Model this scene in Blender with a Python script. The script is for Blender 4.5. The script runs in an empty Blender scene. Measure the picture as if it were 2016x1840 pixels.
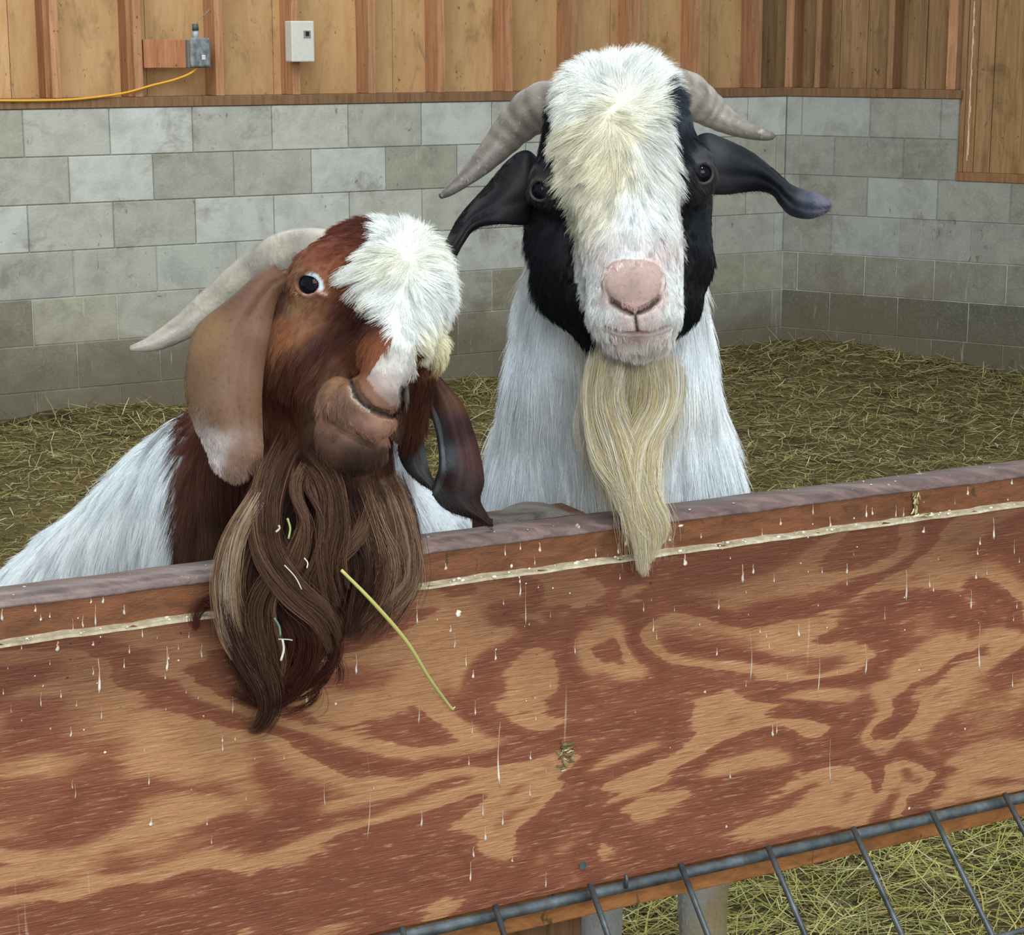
import bpy, math, random
import numpy as np
from mathutils import Vector, Matrix, kdtree

random.seed(4)
rng = np.random.default_rng(7)
SC = bpy.context.scene
COL = SC.collection

# ------------------------------------------------------------------ camera
F_PX, CY_PX, PITCH, ROLL, CAM_Z = 3900.0, 920.0, 0.2122, -0.0003, 1.65
W_PX, H_PX = 2016.0, 1840.0
_c, _s = math.cos(ROLL), math.sin(ROLL)
FW = np.array([0, math.cos(PITCH), -math.sin(PITCH)])
_rt = np.array([1.0, 0, 0]); _up = np.cross(_rt, FW)
RT = _c * _rt + _s * _up
UP = -_s * _rt + _c * _up
CAM = np.array([0, 0, CAM_Z])
cam_data = bpy.data.cameras.new('camera')
cam = bpy.data.objects.new('camera', cam_data); COL.objects.link(cam)
cam_data.sensor_fit = 'HORIZONTAL'; cam_data.sensor_width = 36.0
cam_data.lens = F_PX / W_PX * 36.0
cam_data.shift_y = -(H_PX / 2 - CY_PX) / W_PX
cam_data.clip_start = 0.02; cam_data.clip_end = 100
M = Matrix(((RT[0], UP[0], -FW[0], 0), (RT[1], UP[1], -FW[1], 0), (RT[2], UP[2], -FW[2], CAM_Z), (0, 0, 0, 1)))
cam.matrix_world = M
SC.camera = cam

# ------------------------------------------------------------------ daylight and exposure
world = bpy.data.worlds.new('daylight'); SC.world = world; world.use_nodes = True
bg = world.node_tree.nodes['Background']
bg.inputs[0].default_value = (0.86, 0.95, 1.0, 1); bg.inputs[1].default_value = 0.72

def area(name, loc, target, sx, sy, power, col):
    l = bpy.data.lights.new(name, 'AREA'); l.shape = 'RECTANGLE'; l.size = sx; l.size_y = sy
    l.energy = power; l.color = col
    o = bpy.data.objects.new(name, l); COL.objects.link(o); o.location = loc
    o.rotation_euler = (Vector(target) - Vector(loc)).to_track_quat('-Z', 'Y').to_euler()
    return o
area('barn_door_daylight', (1.2, -2.4, 3.2), (0.0, 2.2, 0.9), 3.6, 2.4, 225, (0.90, 0.97, 1.0))
area('ceiling_lamp_light', (0.5, 1.0, 3.9), (0.3, 2.4, 0.5), 0.4, 0.4, 40, (0.93, 0.98, 1.0))
area('pen_fill_light', (-1.5, 6.0, 4.2), (-1.5, 7.0, 0.5), 3.0, 3.0, 130, (0.97, 0.99, 1.0))  # unseen fill light, added to brighten the walls behind the pen
SC.view_settings.view_transform = 'Standard'
SC.view_settings.look = 'None'
SC.view_settings.gamma = 1.0
SC.view_settings.use_curve_mapping = False
SC.view_settings.exposure = 0.0

# ------------------------------------------------------------------ helpers: rays, meshes, materials
def ray(x, y):
    return FW + RT * (x - 1008.0) / F_PX - UP * (y - CY_PX) / F_PX
def P(x, y, d):
    r = ray(x, y); return CAM + r * (d / r[1])
def proj(p):
    q = np.asarray(p) - CAM
    z = q @ FW
    return np.stack([1008 + F_PX * (q @ RT) / z, CY_PX - F_PX * (q @ UP) / z], -1)
def pxdir(dx, dy):
    v = RT * dx - UP * dy; return v / np.linalg.norm(v)

def lin(h):
    if isinstance(h, str):
        h = tuple(int(h[i:i + 2], 16) for i in (0, 2, 4))
    return tuple((c / 255 / 12.92) if c / 255 <= 0.04045 else ((c / 255 + 0.055) / 1.055) ** 2.4 for c in h)
def L4(h): return lin(h) + (1.0,)

def mesh_np(name, v, faces, mat, parent=None, smooth=False, colors=None):
    """faces: (n,k) int array or list of such arrays"""
    me = bpy.data.meshes.new(name)
    if isinstance(faces, np.ndarray): faces = [faces]
    v = np.asarray(v, dtype=np.float32)
    me.vertices.add(len(v)); me.vertices.foreach_set('co', v.ravel())
    idx = np.concatenate([f.ravel() for f in faces]).astype(np.int32)
    sizes = np.concatenate([np.full(len(f), f.shape[1], np.int32) for f in faces])
    starts = np.concatenate([[0], np.cumsum(sizes)[:-1]]).astype(np.int32)
    me.loops.add(len(idx)); me.loops.foreach_set('vertex_index', idx)
    me.polygons.add(len(sizes)); me.polygons.foreach_set('loop_start', starts)
    me.update(calc_edges=True); me.validate()
    if smooth: me.polygons.foreach_set('use_smooth', np.ones(len(me.polygons), bool))
    if colors is not None:
        a = me.attributes.new('tone', 'FLOAT_COLOR', 'POINT')
        a.data.foreach_set('color', np.concatenate([colors, np.ones((len(colors), 1))], 1).astype(np.float32).ravel())
    o = bpy.data.objects.new(name, me); COL.objects.link(o)
    if mat: me.materials.append(mat)
    if parent: o.parent = parent
    return o

class MB:
    def __init__(s): s.v = []; s.f = []; s.c = []; s.n = 0
    def add(s, v, f, col=None):
        v = np.asarray(v, float); s.v.append(v)
        s.f += [tuple(i + s.n for i in q) for q in f]
        s.c.append(np.tile(col if col is not None else (1, 1, 1), (len(v), 1)) if col is None or np.ndim(col) == 1 else col)
        s.n += len(v)
    def box(s, o, ex, ey, ez, col=None, bev=0.0):
        """o corner, ex ey ez edge vectors"""
        o = np.array(o, float); ex, ey, ez = map(lambda q: np.array(q, float), (ex, ey, ez))
        v = [o + a * ex + b * ey + c * ez for c in (0, 1) for b in (0, 1) for a in (0, 1)]
        f = [(0, 2, 3, 1), (4, 5, 7, 6), (0, 1, 5, 4), (2, 6, 7, 3), (0, 4, 6, 2), (1, 3, 7, 5)]
        s.add(v, f, col)
    def build(s, name, mat, parent=None, smooth=False, bevel=0):
        me = bpy.data.meshes.new(name); v = np.concatenate(s.v)
        me.from_pydata(v.tolist(), [], s.f); me.update()
        a = me.attributes.new('tone', 'FLOAT_COLOR', 'POINT')
        c = np.concatenate(s.c); a.data.foreach_set('color', np.concatenate([c, np.ones((len(c), 1))], 1).astype(np.float32).ravel())
        if smooth:
            for p in me.polygons: p.use_smooth = True
        o = bpy.data.objects.new(name, me); COL.objects.link(o); me.materials.append(mat)
        if parent: o.parent = parent
        if bevel:
            m = o.modifiers.new('bevel', 'BEVEL'); m.width = bevel; m.segments = 2; m.limit_method = 'ANGLE'
        return o

def tag(o, label, cat, group=None):
    o['label'] = label; o['category'] = cat
    if group: o['group'] = group
    return o
def struct(o): o['kind'] = 'structure'; return o
def empty(name, loc, label, cat, group=None):
    o = bpy.data.objects.new(name, None); COL.objects.link(o); o.location = tuple(loc); o.empty_display_size = .05
    o['loc0'] = 0; del o['loc0']
    tag(o, label, cat, group); return o
def adopt(child, root):
    """parent a mesh built in world coordinates"""
    child.parent = root
    child.matrix_parent_inverse = Matrix.Translation(-Vector(root.location))
    return child

def nt(name):
    m = bpy.data.materials.new(name); m.use_nodes = True
    t = m.node_tree; b = t.nodes['Principled BSDF']
    return m, t, b
def N(t, typ, **kw):
    n = t.nodes.new(typ)
    for k, v in kw.items():
        if k.startswith('in_'):
            key = k[3:]; n.inputs[int(key) if key.isdigit() else key].default_value = v
        else: setattr(n, k, v)
    return n
def ramp(t, fac, stops, interp='LINEAR'):
    r = N(t, 'ShaderNodeValToRGB'); cr = r.color_ramp; cr.interpolation = interp
    while len(cr.elements) < len(stops): cr.elements.new(0.5)
    for e, (p, c) in zip(cr.elements, stops):
        e.position = p; e.color = c if len(c) == 4 else tuple(c) + (1,)
    t.links.new(fac, r.inputs[0]); return r.outputs[0]
def mix(t, a, b, fac, mode='MIX'):
    m = N(t, 'ShaderNodeMix', data_type='RGBA', blend_type=mode)
    for s, val in ((0, fac), (6, a), (7, b)):
        if hasattr(val, 'is_output'): t.links.new(val, m.inputs[s])
        else: m.inputs[s].default_value = val
    return m.outputs[2]
def coords(t, rot=(0, 0, 0), scale=(1, 1, 1), loc=(0, 0, 0)):
    tc = N(t, 'ShaderNodeTexCoord'); mp = N(t, 'ShaderNodeMapping')
    mp.inputs['Rotation'].default_value = rot; mp.inputs['Scale'].default_value = scale; mp.inputs['Location'].default_value = loc
    t.links.new(tc.outputs['Object'], mp.inputs[0]); return mp.outputs[0]
def noise(t, vec, scale, detail=4, rough=.55, dist=0.0):
    n = N(t, 'ShaderNodeTexNoise'); n.inputs['Scale'].default_value = scale; n.inputs['Detail'].default_value = detail
    n.inputs['Roughness'].default_value = rough; n.inputs['Distortion'].default_value = dist
    t.links.new(vec, n.inputs['Vector']); return n.outputs['Fac']
def math_(t, op, a, b=None, clamp=False):
    m = N(t, 'ShaderNodeMath', operation=op); m.use_clamp = clamp
    for i, v in enumerate((a, b)):
        if v is None: continue
        if hasattr(v, 'is_output'): t.links.new(v, m.inputs[i])
        else: m.inputs[i].default_value = v
    return m.outputs[0]
def bump(t, b, h, strength, dist):
    n = N(t, 'ShaderNodeBump'); n.inputs['Strength'].default_value = strength; n.inputs['Distance'].default_value = dist
    t.links.new(h, n.inputs['Height']); t.links.new(n.outputs[0], b.inputs['Normal'])
def attr(t, name='tone'):
    a = N(t, 'ShaderNodeAttribute', attribute_name=name); return a.outputs['Color']

def mat_plain(name, col, rough=.7, metal=0, spec=.5):
    m, t, b = nt(name)
    v = coords(t); n = noise(t, v, 60, 3)
    c = mix(t, tuple(x * .85 for x in col) + (1,), tuple(min(1, x * 1.1) for x in col) + (1,), n)
    t.links.new(c, b.inputs['Base Color'])
    b.inputs['Roughness'].default_value = rough; b.inputs['Metallic'].default_value = metal
    b.inputs['Specular IOR Level'].default_value = spec
    return m

def mat_wood(name, dark, light, rot=(0, 0, 0), grain=(14, 14, 1.2), stain=0.35, staincol='4a3826', rough=.8, useattr=True, knots=True):
    m, t, b = nt(name)
    v = coords(t, rot, grain)
    g = noise(t, v, 4.0, 6, .6, .6)
    g2 = noise(t, coords(t, rot, tuple(x * 5 for x in grain)), 6, 3, .6, .2)
    c = ramp(t, g, [(.25, L4(dark)), (.6, L4(light)), (.85, tuple(min(1, x * 1.12) for x in lin(light)) + (1,))])
    c = mix(t, c, L4(dark), math_(t, 'MULTIPLY', ramp(t, g2, [(.55, (0, 0, 0)), (.7, (1, 1, 1))]), .35))
    if useattr: c = mix(t, c, attr(t), 1.0, 'MULTIPLY')
    s = noise(t, coords(t, rot, (1, 1, .45)), 7, 6, .7, .8)
    s = ramp(t, s, [(.55, (0, 0, 0)), (.72, (1, 1, 1))])
    c = mix(t, c, L4(staincol), math_(t, 'MULTIPLY', s, stain))
    # small dark scuffs and insect marks
    sp = noise(t, coords(t, rot, (1, 1, .6)), 55, 2, .5, 1.2)
    c = mix(t, c, L4('3a2c1e'), math_(t, 'MULTIPLY', ramp(t, sp, [(.68, (0, 0, 0)), (.74, (1, 1, 1))]), .7))
    if knots:
        vo = N(t, 'ShaderNodeTexVoronoi', feature='F1'); vo.inputs['Scale'].default_value = 1.6
        t.links.new(coords(t, rot, (1, 1, .55), (3.1, 1.2, .4)), vo.inputs['Vector'])
        c = mix(t, c, L4('3b2417'), ramp(t, vo.outputs['Distance'], [(.02, (1, 1, 1)), (.05, (0, 0, 0))]))
    t.links.new(c, b.inputs['Base Color']); b.inputs['Roughness'].default_value = rough
    b.inputs['Specular IOR Level'].default_value = .25
    bump(t, b, math_(t, 'ADD', g, g2), .35, .004)
    return m

# ------------------------------------------------------------------ the barn walls
YAW, THR = 0.52027, 0.47442
CORNER = np.array([6.51035 * math.cos(YAW) - 8.45822 * math.sin(YAW), 6.51035 * math.sin(YAW) + 8.45822 * math.cos(YAW), 0.0])
Z0 = CAM_Z - 0.28551; CH = 0.2032; BW = 2 * 0.190738
def yawed(x, y): return np.array([x * math.cos(YAW) - y * math.sin(YAW), x * math.sin(YAW) + y * math.cos(YAW), 0.0])
DB = yawed(-1, 0)          # along the back wall, away from the corner
NB = yawed(0, -1)           # its normal, into the pen
DR = yawed(math.sin(THR), -math.cos(THR))           # along the right wall
NR = yawed(-math.cos(THR), -math.sin(THR))
def on_wall(x, y, d, n, off=0.0):
    r = ray(x, y); o = CORNER + n * off
    t_ = np.dot(o - CAM, n) / np.dot(r, n); p = CAM + r * t_
    return np.dot(p - o, d), p[2]

def block_mat():
    m, t, b = nt('concrete_block')
    v = coords(t)
    a = attr(t)
    n1 = noise(t, v, 9, 6, .65, .4); n2 = noise(t, v, 90, 4, .6)
    c = mix(t, a, (.0, .0, .0, 1), math_(t, 'MULTIPLY', ramp(t, n1, [(.42, (0, 0, 0)), (.75, (1, 1, 1))]), .3))
    c = mix(t, c, L4('cfccc0'), math_(t, 'MULTIPLY', ramp(t, n2, [(.5, (0, 0, 0)), (.8, (1, 1, 1))]), .28))
    sb = noise(t, coords(t, (0, 0, 0), (1, 1, 1.4), (4, 2, 1)), 3.4, 5, .7, .3)
    c = mix(t, c, L4('6f6a58'), math_(t, 'MULTIPLY', ramp(t, sb, [(.56, (0, 0, 0)), (.68, (1, 1, 1))]), .5))
    # dirt splashed up from the bedding: brown, ragged, below about half a metre
    sx = N(t, 'ShaderNodeSeparateXYZ'); t.links.new(v, sx.inputs[0])
    nd = noise(t, v, 2.2, 5, .6, .5)
    h = math_(t, 'ADD', math_(t, 'MULTIPLY', sx.outputs['Z'], -1.5), math_(t, 'MULTIPLY', nd, 1.5))
    d = ramp(t, h, [(-.0 + .02, (0, 0, 0)), (.55, (1, 1, 1))])
    c = mix(t, c, L4('6e634f'), math_(t, 'MULTIPLY', d, .72))
    # pale drip marks and dark scratches
    w = noise(t, coords(t, (0, 0, 0), (1, 1, .12)), 40, 3, .6, .2)
    c = mix(t, c, L4('d6d8d0'), math_(t, 'MULTIPLY', ramp(t, w, [(.66, (0, 0, 0)), (.76, (1, 1, 1))]), .3))
    k = noise(t, coords(t, (.3, .2, .1), (1, 1, .5)), 26, 2, .5, 1.5)
    c = mix(t, c, L4('4c473c'), math_(t, 'MULTIPLY', ramp(t, k, [(.7, (0, 0, 0)), (.76, (1, 1, 1))]), .6))
    t.links.new(c, b.inputs['Base Color']); b.inputs['Roughness'].default_value = .92
    b.inputs['Specular IOR Level'].default_value = .15
    bump(t, b, math_(t, 'ADD', n1, n2), .3, .006)
    return m
BLOCK = block_mat()

GREYS = ['c6c7bf', 'c1c2b9', 'bcbdb3', 'cacbc3', 'b9b8ac', 'c3c2b6']
def block_wall(name, d, n, s0, smax, first, zmin, cuts=None):
    """first(course) -> s of one joint; cuts(course) -> s where that course ends"""
    mb = MB(); g = .0045; dep = .005; th = .19; dk = .70 if name == 'wall_right' else 1.0  # dk: right wall's shade, along with dirt, painted into its block tones
    course = 0; ztop = Z0
    r = random.Random(11)
    while ztop > zmin:
        zb = ztop - CH
        end = smax if cuts is None else min(smax, cuts(course))
        js = first(course)
        while js > s0: js -= BW
        edges = []
        k = js
        while k < end:
            edges.append((max(k, s0), min(k + BW, end))); k += BW
        for a, b_ in edges:
            if b_ - a < .02: continue
            base = np.array(lin(r.choice(GREYS)))
            u = r.random()
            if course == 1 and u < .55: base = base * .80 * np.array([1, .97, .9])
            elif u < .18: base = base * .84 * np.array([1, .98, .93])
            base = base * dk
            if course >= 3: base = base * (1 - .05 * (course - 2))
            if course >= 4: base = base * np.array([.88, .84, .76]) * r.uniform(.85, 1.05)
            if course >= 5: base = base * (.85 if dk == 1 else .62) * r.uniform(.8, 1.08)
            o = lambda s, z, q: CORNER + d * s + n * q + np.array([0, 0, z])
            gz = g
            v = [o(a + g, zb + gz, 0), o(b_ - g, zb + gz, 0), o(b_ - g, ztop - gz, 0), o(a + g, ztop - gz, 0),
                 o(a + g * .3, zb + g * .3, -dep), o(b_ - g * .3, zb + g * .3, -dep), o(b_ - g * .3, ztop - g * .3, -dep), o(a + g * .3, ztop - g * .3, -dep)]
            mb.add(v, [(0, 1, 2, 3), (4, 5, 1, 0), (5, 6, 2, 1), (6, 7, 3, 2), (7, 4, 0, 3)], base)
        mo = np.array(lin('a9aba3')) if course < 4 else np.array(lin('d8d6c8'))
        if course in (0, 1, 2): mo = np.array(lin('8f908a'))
        o0 = CORNER + d * (s0 - (.25 if name == 'wall_back' else 0)) - n * (dep - .0008) + np.array([0, 0, zb])
        mb.box(o0, d * (end - s0 + (.25 if name == 'wall_back' else 0)), -n * th, (0, 0, CH - (.001 if course == 0 else 0)), mo)
        ztop = zb; course += 1
    o = mb.build(name, BLOCK); return struct(o)

def fB(c): return 2.1567 + (0 if c % 2 == 0 else BW / 2)
def fR(c): return -.1024 + BW / 2 + (0 if c % 2 == 0 else BW / 2)
S_END, _ = on_wall(1886, 260, DR, NR)
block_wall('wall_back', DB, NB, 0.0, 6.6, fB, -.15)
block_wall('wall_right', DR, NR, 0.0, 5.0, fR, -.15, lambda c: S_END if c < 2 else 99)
SIDING_DEP = .135
PLY = mat_wood('aged_plywood_siding', 'b98f5e', 'cfa878', grain=(3, 3, .7), stain=.6, staincol='6d5a40')
STUD = mat_wood('stud_timber', '9a6a48', 'bf8f6a', grain=(16, 16, 1), stain=.3, staincol='5a3d28', knots=False)
PLANK = mat_wood('vertical_planks', '7d5f3e', 'a88660', grain=(12, 12, .8), stain=.6, staincol='54432f')

# siding sheets behind the studs, back wall
mb = MB()
k = -.2; r = random.Random(3)
while k < 6.6:
    w = 0.61
    mb.box(CORNER + DB * k - NB * (SIDING_DEP + .012) + np.array([0, 0, Z0 + .02]), DB * (w - .003), NB * .012, (0, 0, 1.5), np.array([1, 1, 1]) * r.uniform(.9, 1.08))
    k += w
struct(mb.build('wall_back_siding', PLY))
# bottom plate on top of the blocks
pl = MB(); pl.box(CORNER + DB * (-.0) + NB * .004 + np.array([0, 0, Z0 + .001]), DB * 6.6, -NB * (SIDING_DEP + .09), (0, 0, .043), (.52, .56, .56))
struct(pl.build('trim_1', STUD, bevel=.002))
pl = MB(); pl.box(CORNER + NR * .004 + np.array([0, 0, Z0 + .001]), DR * (S_END + .01), -NR * .18, (0, 0, .043), (.50, .52, .50))
struct(pl.build('trim_2', STUD, bevel=.002))
# studs of the back wall: left edge of the pale narrow face in the photo
for i, x in enumerate([-196, -56, 107, 269, 428, 578, 727, 863, 996, 1122, 1244, 1366, 1484]):
    s, z = on_wall(x + 14, 180, DB, NB)
    mb = MB(); tone = np.array([1, 1, 1]) * (1.06 if i % 3 else .96)
    if i == 12: tone = np.array([.85, .85, .85])
    mb.box(CORNER + DB * s + np.array([0, 0, Z0 + .045]), DB * .038, -NB * (SIDING_DEP - .001), (0, 0, 1.45), tone)
    if i in (2, 3):   # a doubled, set back stud edge beside it
        mb.box(CORNER + DB * (s + .038) - NB * .03 + np.array([0, 0, Z0 + .045]), DB * .02, -NB * (SIDING_DEP - .032), (0, 0, 1.45), (.8, .74, .66))
    struct(mb.build('wall_back_stud', STUD, bevel=.0015))
# corner post of grey weathered wood
s, z = on_wall(1536, 100, DB, NB)
mb = MB(); mb.box(CORNER + DB * s + NB * -.03 + np.array([0, 0, Z0 + .045]), DB * .11, -NB * .05, (0, 0, 1.45), (.55, .56, .55))
struct(mb.build('wall_back_corner_post', PLANK, bevel=.002))

# right wall: planks behind, studs in front
mb = MB(); s = 0.0; r = random.Random(8)
while s < S_END + .02:
    w = r.uniform(.09, .15); e = min(s + w, S_END + .02)
    mb.box(CORNER + DR * s - NR * (SIDING_DEP + .02 + r.uniform(0, .006)) + np.array([0, 0, Z0 + .03]), DR * (e - s - .003), NR * .02, (0, 0, 1.5), np.array([1, .98, .94]) * r.uniform(.82, 1.05))
    s = e
struct(mb.build('wall_right_siding', PLANK))
for x, dx, tone in [(1543, .045, 1.0), (1602, .03, .75), (1745, .03, .7), (1862, .05, 1.05)]:
    s, z = on_wall(x, 100, DR, NR)
    mb = MB(); mb.box(CORNER + DR * s - NR * .02 + np.array([0, 0, Z0 + .045]), DR * dx, -NR * (SIDING_DEP - .022), (0, 0, 1.45), np.array([1, 1, .97]) * tone)
    struct(mb.build('wall_right_stud', STUD, bevel=.0015))
# taller plank section where the blocks step down
s1, _ = on_wall(1888, 200, DR, NR)
z2 = Z0 - 2 * CH
mb = MB(); s = s1; widths = [.03, .055, .085, .19, .16, .17] + [.2] * 11
tones = [(1, .9, .8), (.95, .88, .8), (1.05, .98, .92), (.98, .95, .82), (.9, .86, .7), (1, 1, .9), (.95, .9, .8), (1, .95, .85), (1, 1, 1)] + [(.95, .92, .85), (1, .97, .9)] * 4
for w, tn in zip(widths, tones):
    mb.box(CORNER + DR * s - NR * .045 + np.array([0, 0, z2 + .045]), DR * (w - .003), NR * .03, (0, 0, 1.95), tn); s += w
struct(mb.build('wall_right_plank_section', PLANK, bevel=.001))
s2, _ = on_wall(1906, 200, DR, NR)
sl = MB(); rr = random.Random(5)
nn = 26
for i in range(nn):     # a pale splintered edge running down the trim
    za = z2 + .1 + i * .03; w = .004 + .006 * rr.random() * (1 if i % 5 else .3)
    sl.box(CORNER + DR * (s2 + .001 * (i % 3)) - NR * .0152 + np.array([0, 0, za]), DR * w, NR * .002, (0, 0, .031), lin('e9cfae'))
SPLINT = mat_plain('raw_split_wood', lin('e3c39c'))
struct(sl.build('wall_right_split_edge', SPLINT))
pl = MB(); pl.box(CORNER + DR * s1 + NR * .004 + np.array([0, 0, z2 + .001]), DR * 3.0, -NR * .18, (0, 0, .043), (.66, .64, .55))
struct(pl.build('trim_3', STUD, bevel=.002))

# ------------------------------------------------------------------ switch box, dispenser, yellow cord on the back wall
def wall_pt(x, y, off):
    o = CORNER + NB * off; r_ = ray(x, y); t_ = np.dot(o - CAM, NB) / np.dot(r_, NB); return CAM + r_ * t_
def wall_box(mb, x0, y0, x1, y1, off0, off1, col=None):
    a = wall_pt(x0, y1, off1); b_ = wall_pt(x1, y1, off1); c_ = wall_pt(x0, y0, off1)
    wv = DB * np.dot(b_ - a, DB)
    mb.box(a - NB * (off1 - off0), wv, NB * (off1 - off0), (0, 0, c_[2] - a[2]), col)
mb = MB(); wall_box(mb, 284, 78, 370, 134, -.05, -.013, (1.05, .88, .78))
tag(mb.build('blocking_board', STUD, bevel=.002), 'short reddish timber block nailed between two studs', 'board')
r_ = wall_pt(392, 100, 0)
jb = empty('junction_box', r_, 'grey weatherproof switch box with clear cover and yellow cord', 'electrical box')
G1 = mat_plain('grey_box_plastic', lin('6f7474'), .5)
mb = MB(); wall_box(mb, 371, 78, 416, 134, -.012, .02); adopt(mb.build('back_box', G1, bevel=.004), jb)
m, t, b = nt('scuffed_clear_plastic')
n1 = noise(t, coords(t), 45, 4, .6)
t.links.new(ramp(t, n1, [(.35, L4('6c7274')), (.7, L4('a9afb2'))]), b.inputs['Base Color'])
b.inputs['Roughness'].default_value = .22; b.inputs['Transmission Weight'].default_value = .25
mb = MB(); wall_box(mb, 377, 74, 415, 132, .0205, .045); adopt(mb.build('cover', m, bevel=.008), jb)
mb = MB(); wall_box(mb, 398, 108, 405, 118, .0455, .05); adopt(mb.build('toggle_knob', mat_plain('pale_knob', lin('d9d6cc')), bevel=.002), jb)
def tube(pts, rad, sides=12, closed_ends=True):
    pts = np.asarray(pts, float); n_ = len(pts); rad = np.broadcast_to(np.asarray(rad, float), (n_,))
    tg = np.gradient(pts, axis=0); tg /= np.linalg.norm(tg, axis=1)[:, None] + 1e-12
    ref = np.array([0, 0, 1.0]); 
    if abs(tg[0] @ ref) > .9: ref = np.array([1.0, 0, 0])
    a = np.cross(tg[0], ref); a /= np.linalg.norm(a); A = []
    for i in range(n_):
        a = a - tg[i] * (a @ tg[i]); a /= np.linalg.norm(a); A.append(a.copy())
    A = np.array(A); B = np.cross(tg, A)
    th = np.linspace(0, 2 * np.pi, sides, endpoint=False)
    v = pts[:, None] + rad[:, None, None] * (np.cos(th)[None, :, None] * A[:, None] + np.sin(th)[None, :, None] * B[:, None])
    v = v.reshape(-1, 3); f = []
    for i in range(n_ - 1):
        for j in range(sides):
            f.append((i * sides + j, i * sides + (j + 1) % sides, (i + 1) * sides + (j + 1) % sides, (i + 1) * sides + j))
    f.append(tuple(range(sides))[::-1]); f.append(tuple((n_ - 1) * sides + j for j in range(sides)))
    return v, f
def smooth_path(pts, m_=8):
    pts = np.asarray(pts, float); out = []
    q = np.vstack([2 * pts[0] - pts[1], pts, 2 * pts[-1] - pts[-2]])
    for i in range(1, len(q) - 2):
        p0, p1, p2, p3 = q[i - 1:i + 3]
        for u in np.linspace(0, 1, m_, endpoint=False):
            out.append(.5 * ((2 * p1) + (-p0 + p2) * u + (2 * p0 - 5 * p1 + 4 * p2 - p3) * u ** 2 + (-p0 + 3 * p1 - 3 * p2 + p3) * u ** 3))
    out.append(pts[-1]); return np.array(out)
mb = MB(); mb.add(*tube([wall_pt(385, 76, .022), wall_pt(385, 60, .022)], .012)); adopt(mb.build('conduit_stub', mat_plain('pale_blue_conduit', lin('a9bcc4'), .5), smooth=True), jb)
mb = MB(); mb.add(*tube([wall_pt(385, 60, .022), wall_pt(384, 47, .022)], [.015, .013])); adopt(mb.build('conduit_nut', mat_plain('dark_conduit_nut', lin('4c5557'), .5), smooth=True), jb)
mb = MB(); mb.add(*tube(smooth_path([wall_pt(385, 50, .022), wall_pt(393, 36, .012), wall_pt(404, 28, .006), wall_pt(413, 18, .004)]), .0022, 6))
adopt(mb.build('bare_wire', mat_plain('thin_steel_wire', lin('8f8672'), .5), smooth=True), jb)
mb = MB(); mb.add(*tube(smooth_path([wall_pt(388, 134, .02), wall_pt(372, 146, .02), wall_pt(340, 158, .018), wall_pt(300, 168, .012), wall_pt(250, 182, .010), wall_pt(200, 190, .010), wall_pt(140, 196, .010), wall_pt(70, 198, .010), wall_pt(0, 198, .010), wall_pt(-120, 197, .010)]), .0055, 8))
tag(mb.build('power_cord', mat_plain('yellow_cord_jacket', lin('e0a32c'), .45), smooth=True), 'yellow power cord running left along the sill from switch box', 'cord')
dp = empty('air_freshener_dispenser', wall_pt(595, 80, 0), 'white rectangular dispenser box mounted on a wall stud', 'dispenser')
WH = mat_plain('dusty_white_plastic', lin('d9d7cc'), .5)
mb = MB(); wall_box(mb, 575, 41, 620, 122, .001, .075); adopt(mb.build('housing', WH, bevel=.005), dp)
mb = MB(); wall_box(mb, 598, 60, 612, 75, .0752, .077); adopt(mb.build('spray_recess', mat_plain('recess_grey', lin('8d8a80')), bevel=.0006), dp)
mb = MB(); wall_box(mb, 602, 62, 609, 71, .0772, .0785); adopt(mb.build('spray_nozzle', mat_plain('nozzle_black', lin('151311')), bevel=.0005), dp)

# ------------------------------------------------------------------ bedding floor with straw
def fbm(x, y, sc, seed, octv=4):
    out = np.zeros_like(x); a = 1.0
    rs = np.random.default_rng(seed)
    for o_ in range(octv):
        for _ in range(3):
            th = rs.uniform(0, 6.28); ph = rs.uniform(0, 6.28); k_ = sc * 2 ** o_ * rs.uniform(.7, 1.3)
            out += a / 3 * np.sin(k_ * (x * np.cos(th) + y * np.sin(th)) + ph + 1.3 * np.sin(k_ * .6 * (x * np.sin(th) - y * np.cos(th))))
        a *= .55
    return out
def wall_dist(x, y):
    q = np.stack([x - CORNER[0], y - CORNER[1]], -1)
    return np.minimum(q @ NB[:2], q @ NR[:2])
def floor_h(x, y):
    wd = wall_dist(x, y)
    h = .018 * fbm(x, y, 3.0, 1) + .010 * fbm(x, y, 14, 2, 3)
    pile = np.exp(-np.clip(wd, 0, 9) / .28) * (.035 + .03 * fbm(x, y, 2.2, 5, 2))
    dc = np.hypot(x - CORNER[0] - .3, y - CORNER[1] + .5)
    return h + pile + .05 * np.exp(-(dc / .6) ** 2)
xs = np.linspace(-6.5, 5.5, 300); ys = np.linspace(.3, 11.2, 260)
X, Y = np.meshgrid(xs, ys, indexing='ij')
Z = floor_h(X, Y)
v = np.stack([X, Y, Z], -1).reshape(-1, 3)
I = np.arange(300 * 260).reshape(300, 260)
f = np.stack([I[:-1, :-1], I[1:, :-1], I[1:, 1:], I[:-1, 1:]], -1).reshape(-1, 4)
m, t, b = nt('trodden_bedding')
n1 = noise(t, coords(t), 5, 6, .65, .5); n2 = noise(t, coords(t, (0, 0, .5), (1, 3.0, 1)), 45, 5, .7, 1.2)
c = ramp(t, n2, [(.3, L4('3a3220')), (.5, L4('6d613c')), (.68, L4('9b8c5c'))])
c = mix(t, c, L4('27231a'), math_(t, 'MULTIPLY', ramp(t, n1, [(.52, (0, 0, 0)), (.66, (1, 1, 1))]), .75))
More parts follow.
